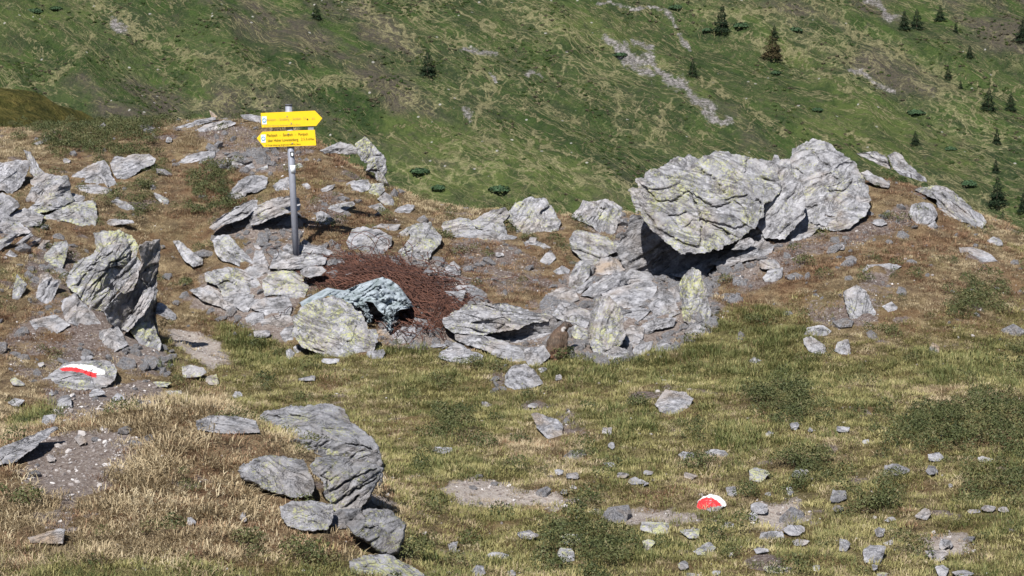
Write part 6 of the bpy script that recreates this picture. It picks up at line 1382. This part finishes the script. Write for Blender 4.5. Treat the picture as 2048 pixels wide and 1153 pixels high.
no = np.empty(nv * 3, np.float32); me2.vertices.foreach_get("normal", no); no = no.reshape(-1, 3)
fr = np.random.default_rng(8); idx = fr.integers(0, nv, 7000)
b = co[idx] + fr.normal(0, .003, (7000, 3)); nn = no[idx]
flow = np.array([-.25, -.15, -1.0]) + fr.normal(0, .25, (7000, 3)); flow -= nn * (flow * nn).sum(1)[:, None]; flow /= np.linalg.norm(flow, axis=1)[:, None] + 1e-6
L = (fr.uniform(.012, .026, 7000) * np.where(b[:, 2] > .30, .45, 1.0))[:, None]; sd = np.cross(nn, flow) * .0011
tip = b + L * (flow * .9 + nn * .38)
FV = np.stack([b - sd, b + sd, tip], 1).reshape(-1, 3)
fme = mesh_from("fur", FV, tris=np.arange(21000).reshape(-1, 3)); fattr(fme, "v", np.repeat(fr.uniform(size=7000), 3))
fu = add_obj("fur", fme, FUR, mo); fu["kind"] = "stuff"
eye = bmesh.new(); bmesh.ops.create_uvsphere(eye, u_segments=10, v_segments=8, radius=.0065); eme = bpy.data.meshes.new("eye"); eye.to_mesh(eme); eye.free()
add_obj("eye", eme, flat_mat("dark_eye", (0.01, 0.008, 0.007), .15, .6), mo, tuple(mp3(1136.5, 648.2, -.043)))
nse = bmesh.new(); bmesh.ops.create_uvsphere(nse, u_segments=10, v_segments=8, radius=.008); nme = bpy.data.meshes.new("nose"); nse.to_mesh(nme); nse.free()
add_obj("nose", nme, flat_mat("dark_nose", (0.02, 0.016, 0.015), .4, .4), mo, tuple(mp3(1145, 650.6, -.018)))

# ================================================================== SPRUCES AND BUSHES ON THE FAR HILLSIDE
def needle_mat(name, c1, c2):
    N = NT(name); g = N.n("NewGeometry").outputs["Position"]; v = N.attr("v").outputs["Fac"]
    N.bsdf(N.mix(N.math('ADD', N.math('MULTIPLY', v, .6), N.math('MULTIPLY', N.noise(g, .8, 4), .4)), c1, c2), .85, None, spec=.1); return N.m
M_SPR = needle_mat("spruce_needles", (0.008, 0.016, 0.009), (0.024, 0.040, 0.019)); M_SPRB = needle_mat("browned_spruce_needles", (0.026, 0.028, 0.013), (0.080, 0.058, 0.029))
BARK = flat_mat("spruce_bark", (0.10, 0.075, 0.055), .9)
M_JUN = needle_mat("juniper_needles", (0.026, 0.052, 0.026), (0.060, 0.100, 0.050))
def crown_mesh(name, H, R, seed, n=2200):
    rs = np.random.default_rng(seed); V = []; Q = []; A = []
    for k in range(n):
        t = rs.uniform() ** .75; z = H * (.05 + .95 * (1 - t)) if False else H * (.04 + .96 * (1 - t ** .8))
        tier = .72 + .28 * (((z / H * 13) % 1.0)); rad = R * (1 - z / H) ** .85 * tier * (1 + .25 * math.sin(3 * z + seed)) + .05
        a = rs.uniform(0, 2 * np.pi); r = rad * rs.uniform(.35, 1.0) ** .6 * (1 + .22 * math.sin(3 * a + seed) + .12 * math.sin(7 * a + z))
        c = np.array([r * math.cos(a), r * math.sin(a), z]); out = np.array([math.cos(a), math.sin(a), -.45 + rs.normal(0, .2)]); out /= np.linalg.norm(out)
        sd = np.cross(out, [0, 0, 1.]) ; sd /= np.linalg.norm(sd); l = rs.uniform(.35, .75) * (.5 + .5 * rad / R); w = l * .45
        sd = sd * math.cos(.6) + np.array([0, 0, .5]) * rs.normal()
        i = len(V); V += [c - out * l * .5, c + sd * w * .5, c + out * l * .6, c - sd * w * .5]; Q.append((i, i + 1, i + 2, i + 3)); A += [rs.uniform()] * 4
    me = mesh_from(name, np.array(V), quads=Q); fattr(me, "v", A); return me
CROWNS = [crown_mesh("crown", 8.0, r_, 300 + i) for i, r_ in enumerate((2.9, 2.5, 3.2, 2.3))]
trunk_me = tube_mesh("trunk", [(0, 0, -.8), (0, 0, 1.), (.05, 0, 4.), (0, 0, 7.7)], [.26, .22, .12, .03], 8)
TREES = [("spruce standing alone in the upper middle-right heath, dark and narrow", 1444, 66, 58, 1, 0), ("spruce with browned lower branches right of the narrow dark one", 1545, 118, 62, 0, 1), ("lone spruce left of centre in the green hillside", 855, 152, 50, 2, 0), ("small spruce near the top left of centre", 632, 38, 32, 2, 0),
         ("left spruce of the pair near the right edge", 1977, 220, 46, 2, 0), ("right spruce of the pair near the right edge", 2021, 222, 38, 0, 0), ("small spruce below the right edge pair", 1993, 288, 34, 1, 0), ("small spruce above the right skyline slab, left one", 1830, 290, 30, 0, 0), ("small spruce halfway down the right edge", 1991, 345, 30, 1, 0),
         ("tall spruce low on the right edge", 1994, 412, 62, 0, 0), ("tall spruce just above the right skyline stones", 2004, 486, 66, 2, 0), ("left spruce of the top right pair", 1808, 60, 42, 1, 0), ("right spruce of the top right pair", 1833, 58, 42, 2, 0), ("small spruce right of the top right pair", 1880, 42, 34, 0, 0),
         ("small spruce on the pale lanes at right", 1896, 158, 26, 2, 0), ("small spruce above the pale lanes at right", 1939, 116, 26, 0, 0), ("spruce cut by the right edge near the top", 2046, 82, 50, 2, 0), ("spruce cut by the right edge in the middle", 2046, 425, 44, 1, 0), ("tiny spruce right behind the right outcrop", 1802, 322, 22, 1, 0),
         ("tiny spruce at the top right between heath patches", 1911, 66, 22, 3, 0), ("small dark spruce beside the grey scree", 1385, 152, 34, 2, 0), ("tiny spruce right of the pale lanes", 1921, 178, 20, 3, 0)]
for lb, px, py, hp, vi, br in TREES:
    p = hill_at(px, py); s = hp * p[1] / F / 8.0
    t = bpy.data.objects.new("spruce_tree", None); link(t); t.location = tuple(p - np.array([0, 0, .3])); t.scale = (s, s, s); t.rotation_euler = (0, 0, px * .37)
    tag(t, lb, "tree", "spruces on the opposite hillside")
    add_obj("trunk", trunk_me, BARK, t)
    cme = CROWNS[vi]
    if br: cme = cme.copy()
    c = add_obj("crown", cme, None, t)
    if len(cme.materials) == 0: cme.materials.append(M_SPRB if br else M_SPR)
    if br:
        c2 = CROWNS[3].copy(); c2.materials.clear(); c2.materials.append(M_SPR)
        tp = add_obj("crown_top", c2, None, c, (0.4, 0, 4.6)); tp.scale = (.55, .55, .55)
def bush_mesh(name, seed):
    rs = np.random.default_rng(seed); V = []; Q = []; A = []
    for k in range(420):
        d = rs.normal(size=3); d[2] = abs(d[2]); d /= np.linalg.norm(d); c = d * np.array([1, .9, .55]) * rs.uniform(.5, 1.0) ** .4 * (1 + .15 * math.sin(4 * math.atan2(d[1], d[0]) + seed))
        n = d + rs.normal(0, .5, 3); n /= np.linalg.norm(n); u = np.cross(n, rs.normal(size=3)); u /= np.linalg.norm(u); w = np.cross(n, u); l = rs.uniform(.08, .2)
        i = len(V); V += [c - u * l, c + w * l * .7, c + u * l, c - w * l * .7]; Q.append((i, i + 1, i + 2, i + 3)); A += [rs.uniform()] * 4
    me = mesh_from(name, np.array(V), quads=Q); fattr(me, "v", A); me.materials.append(M_JUN); return me
BUSH = [bush_mesh("juniper_bush", 500 + i) for i in range(3)]
for i, (lb, px, py, w) in enumerate([("round dark juniper bush in pale grass right of the pointed crest boulder", 840, 346, 40), ("juniper bush just above the straw crest", 878, 378, 34), ("juniper bush above the middle crest row", 1000, 382, 44), ("juniper bush at the top edge right of centre", 1352, 18, 30), ("long juniper bush right of the scree, top", 1240, 112, 30),
                                    ("juniper bush above the narrow dark spruce", 1415, 62, 24), ("juniper bush between the two upper spruces", 1480, 55, 34), ("juniper bush right of the browned spruce", 1592, 62, 30), ("juniper bush below the browned spruce", 1552, 148, 24), ("juniper bush above the great cave boulder", 1635, 222, 24),
                                    ("pale juniper bush on the bright green strip", 1832, 228, 34), ("juniper bush at the right above the falling slab", 1938, 370, 36), ("juniper bush above the dark folded block", 1900, 300, 26), ("juniper bush at the top left corner", 70, 25, 34), ("juniper bush on the top left grass spur", 112, 20, 26)]):
    p = hill_at(px, py); s = w * .5 * p[1] / F
    o = add_obj("juniper_bush", BUSH[i % 3], None, None, tuple(p)); o.scale = (s, s, s * .75); o.rotation_euler = (0, 0, i * 1.3)
    tag(o, lb, "bush", "juniper bushes on the opposite hillside")
# low scrub covering the slope
V_SCR = []
for nm, c1, c2, sd in (("scrub_source", (0.018, 0.034, 0.011), (0.050, 0.078, 0.022), 1), ("scrub_source", (0.030, 0.048, 0.014), (0.078, 0.098, 0.030), 2), ("scrub_source", (0.042, 0.040, 0.026), (0.095, 0.080, 0.052), 3)):
    rs = np.random.default_rng(600 + sd); V = []; Q = []; A = []
    for k in range(60):
        d = rs.normal(size=3); d[2] = abs(d[2]); d /= np.linalg.norm(d); c = d * np.array([1, 1, .45]) * rs.uniform(.5, 1.0)
        n = d + rs.normal(0, .4, 3); n /= np.linalg.norm(n); u = np.cross(n, rs.normal(size=3)); u /= np.linalg.norm(u); w = np.cross(n, u); l = rs.uniform(.15, .35)
        i = len(V); V += [c - u * l, c + w * l * .7, c + u * l, c - w * l * .7]; Q.append((i, i + 1, i + 2, i + 3)); A += [rs.uniform()] * 4
    sme = mesh_from(nm, np.array(V), quads=Q); fattr(sme, "v", A); sme.materials.append(needle_mat("scrub_leaf", c1, c2)); V_SCR.append(bpy.data.objects.new(nm, sme))
n = 60000
sx = RNG.uniform(-165, 165, n); sy = RNG.uniform(450, 640, n); sz = hill_z(sx, sy); spx, spy = proj(sx, sy, sz)
k = (spx > -80) & (spx < 2130) & (spy > -60) & (spy < 500); sx, sy, sz = sx[k], sy[k], sz[k]
bi = np.clip(np.searchsorted(bx_, sx) - 1, 0, len(bx_) - 1); bj = np.clip(np.searchsorted(by_, sy) - 1, 0, len(by_) - 1); vi_ = bj * len(bx_) + bi
pr = (1 - .55 * np.clip(tracks[vi_], 0, 1)) * (1 - np.clip(scree[vi_] * 1.5, 0, 1)) * (1 - .8 * bright[vi_]) * sstep(-.1, .35, n2(sx, sy, .06, 71., 3))
k = RNG.uniform(size=len(sx)) < pr * .38
scatter("hillside_scrub", "low heath scrub dotting the opposite mountainside", np.stack([sx, sy, sz], -1)[k], RNG.uniform(.25, .75, k.sum()), V_SCR, .2)
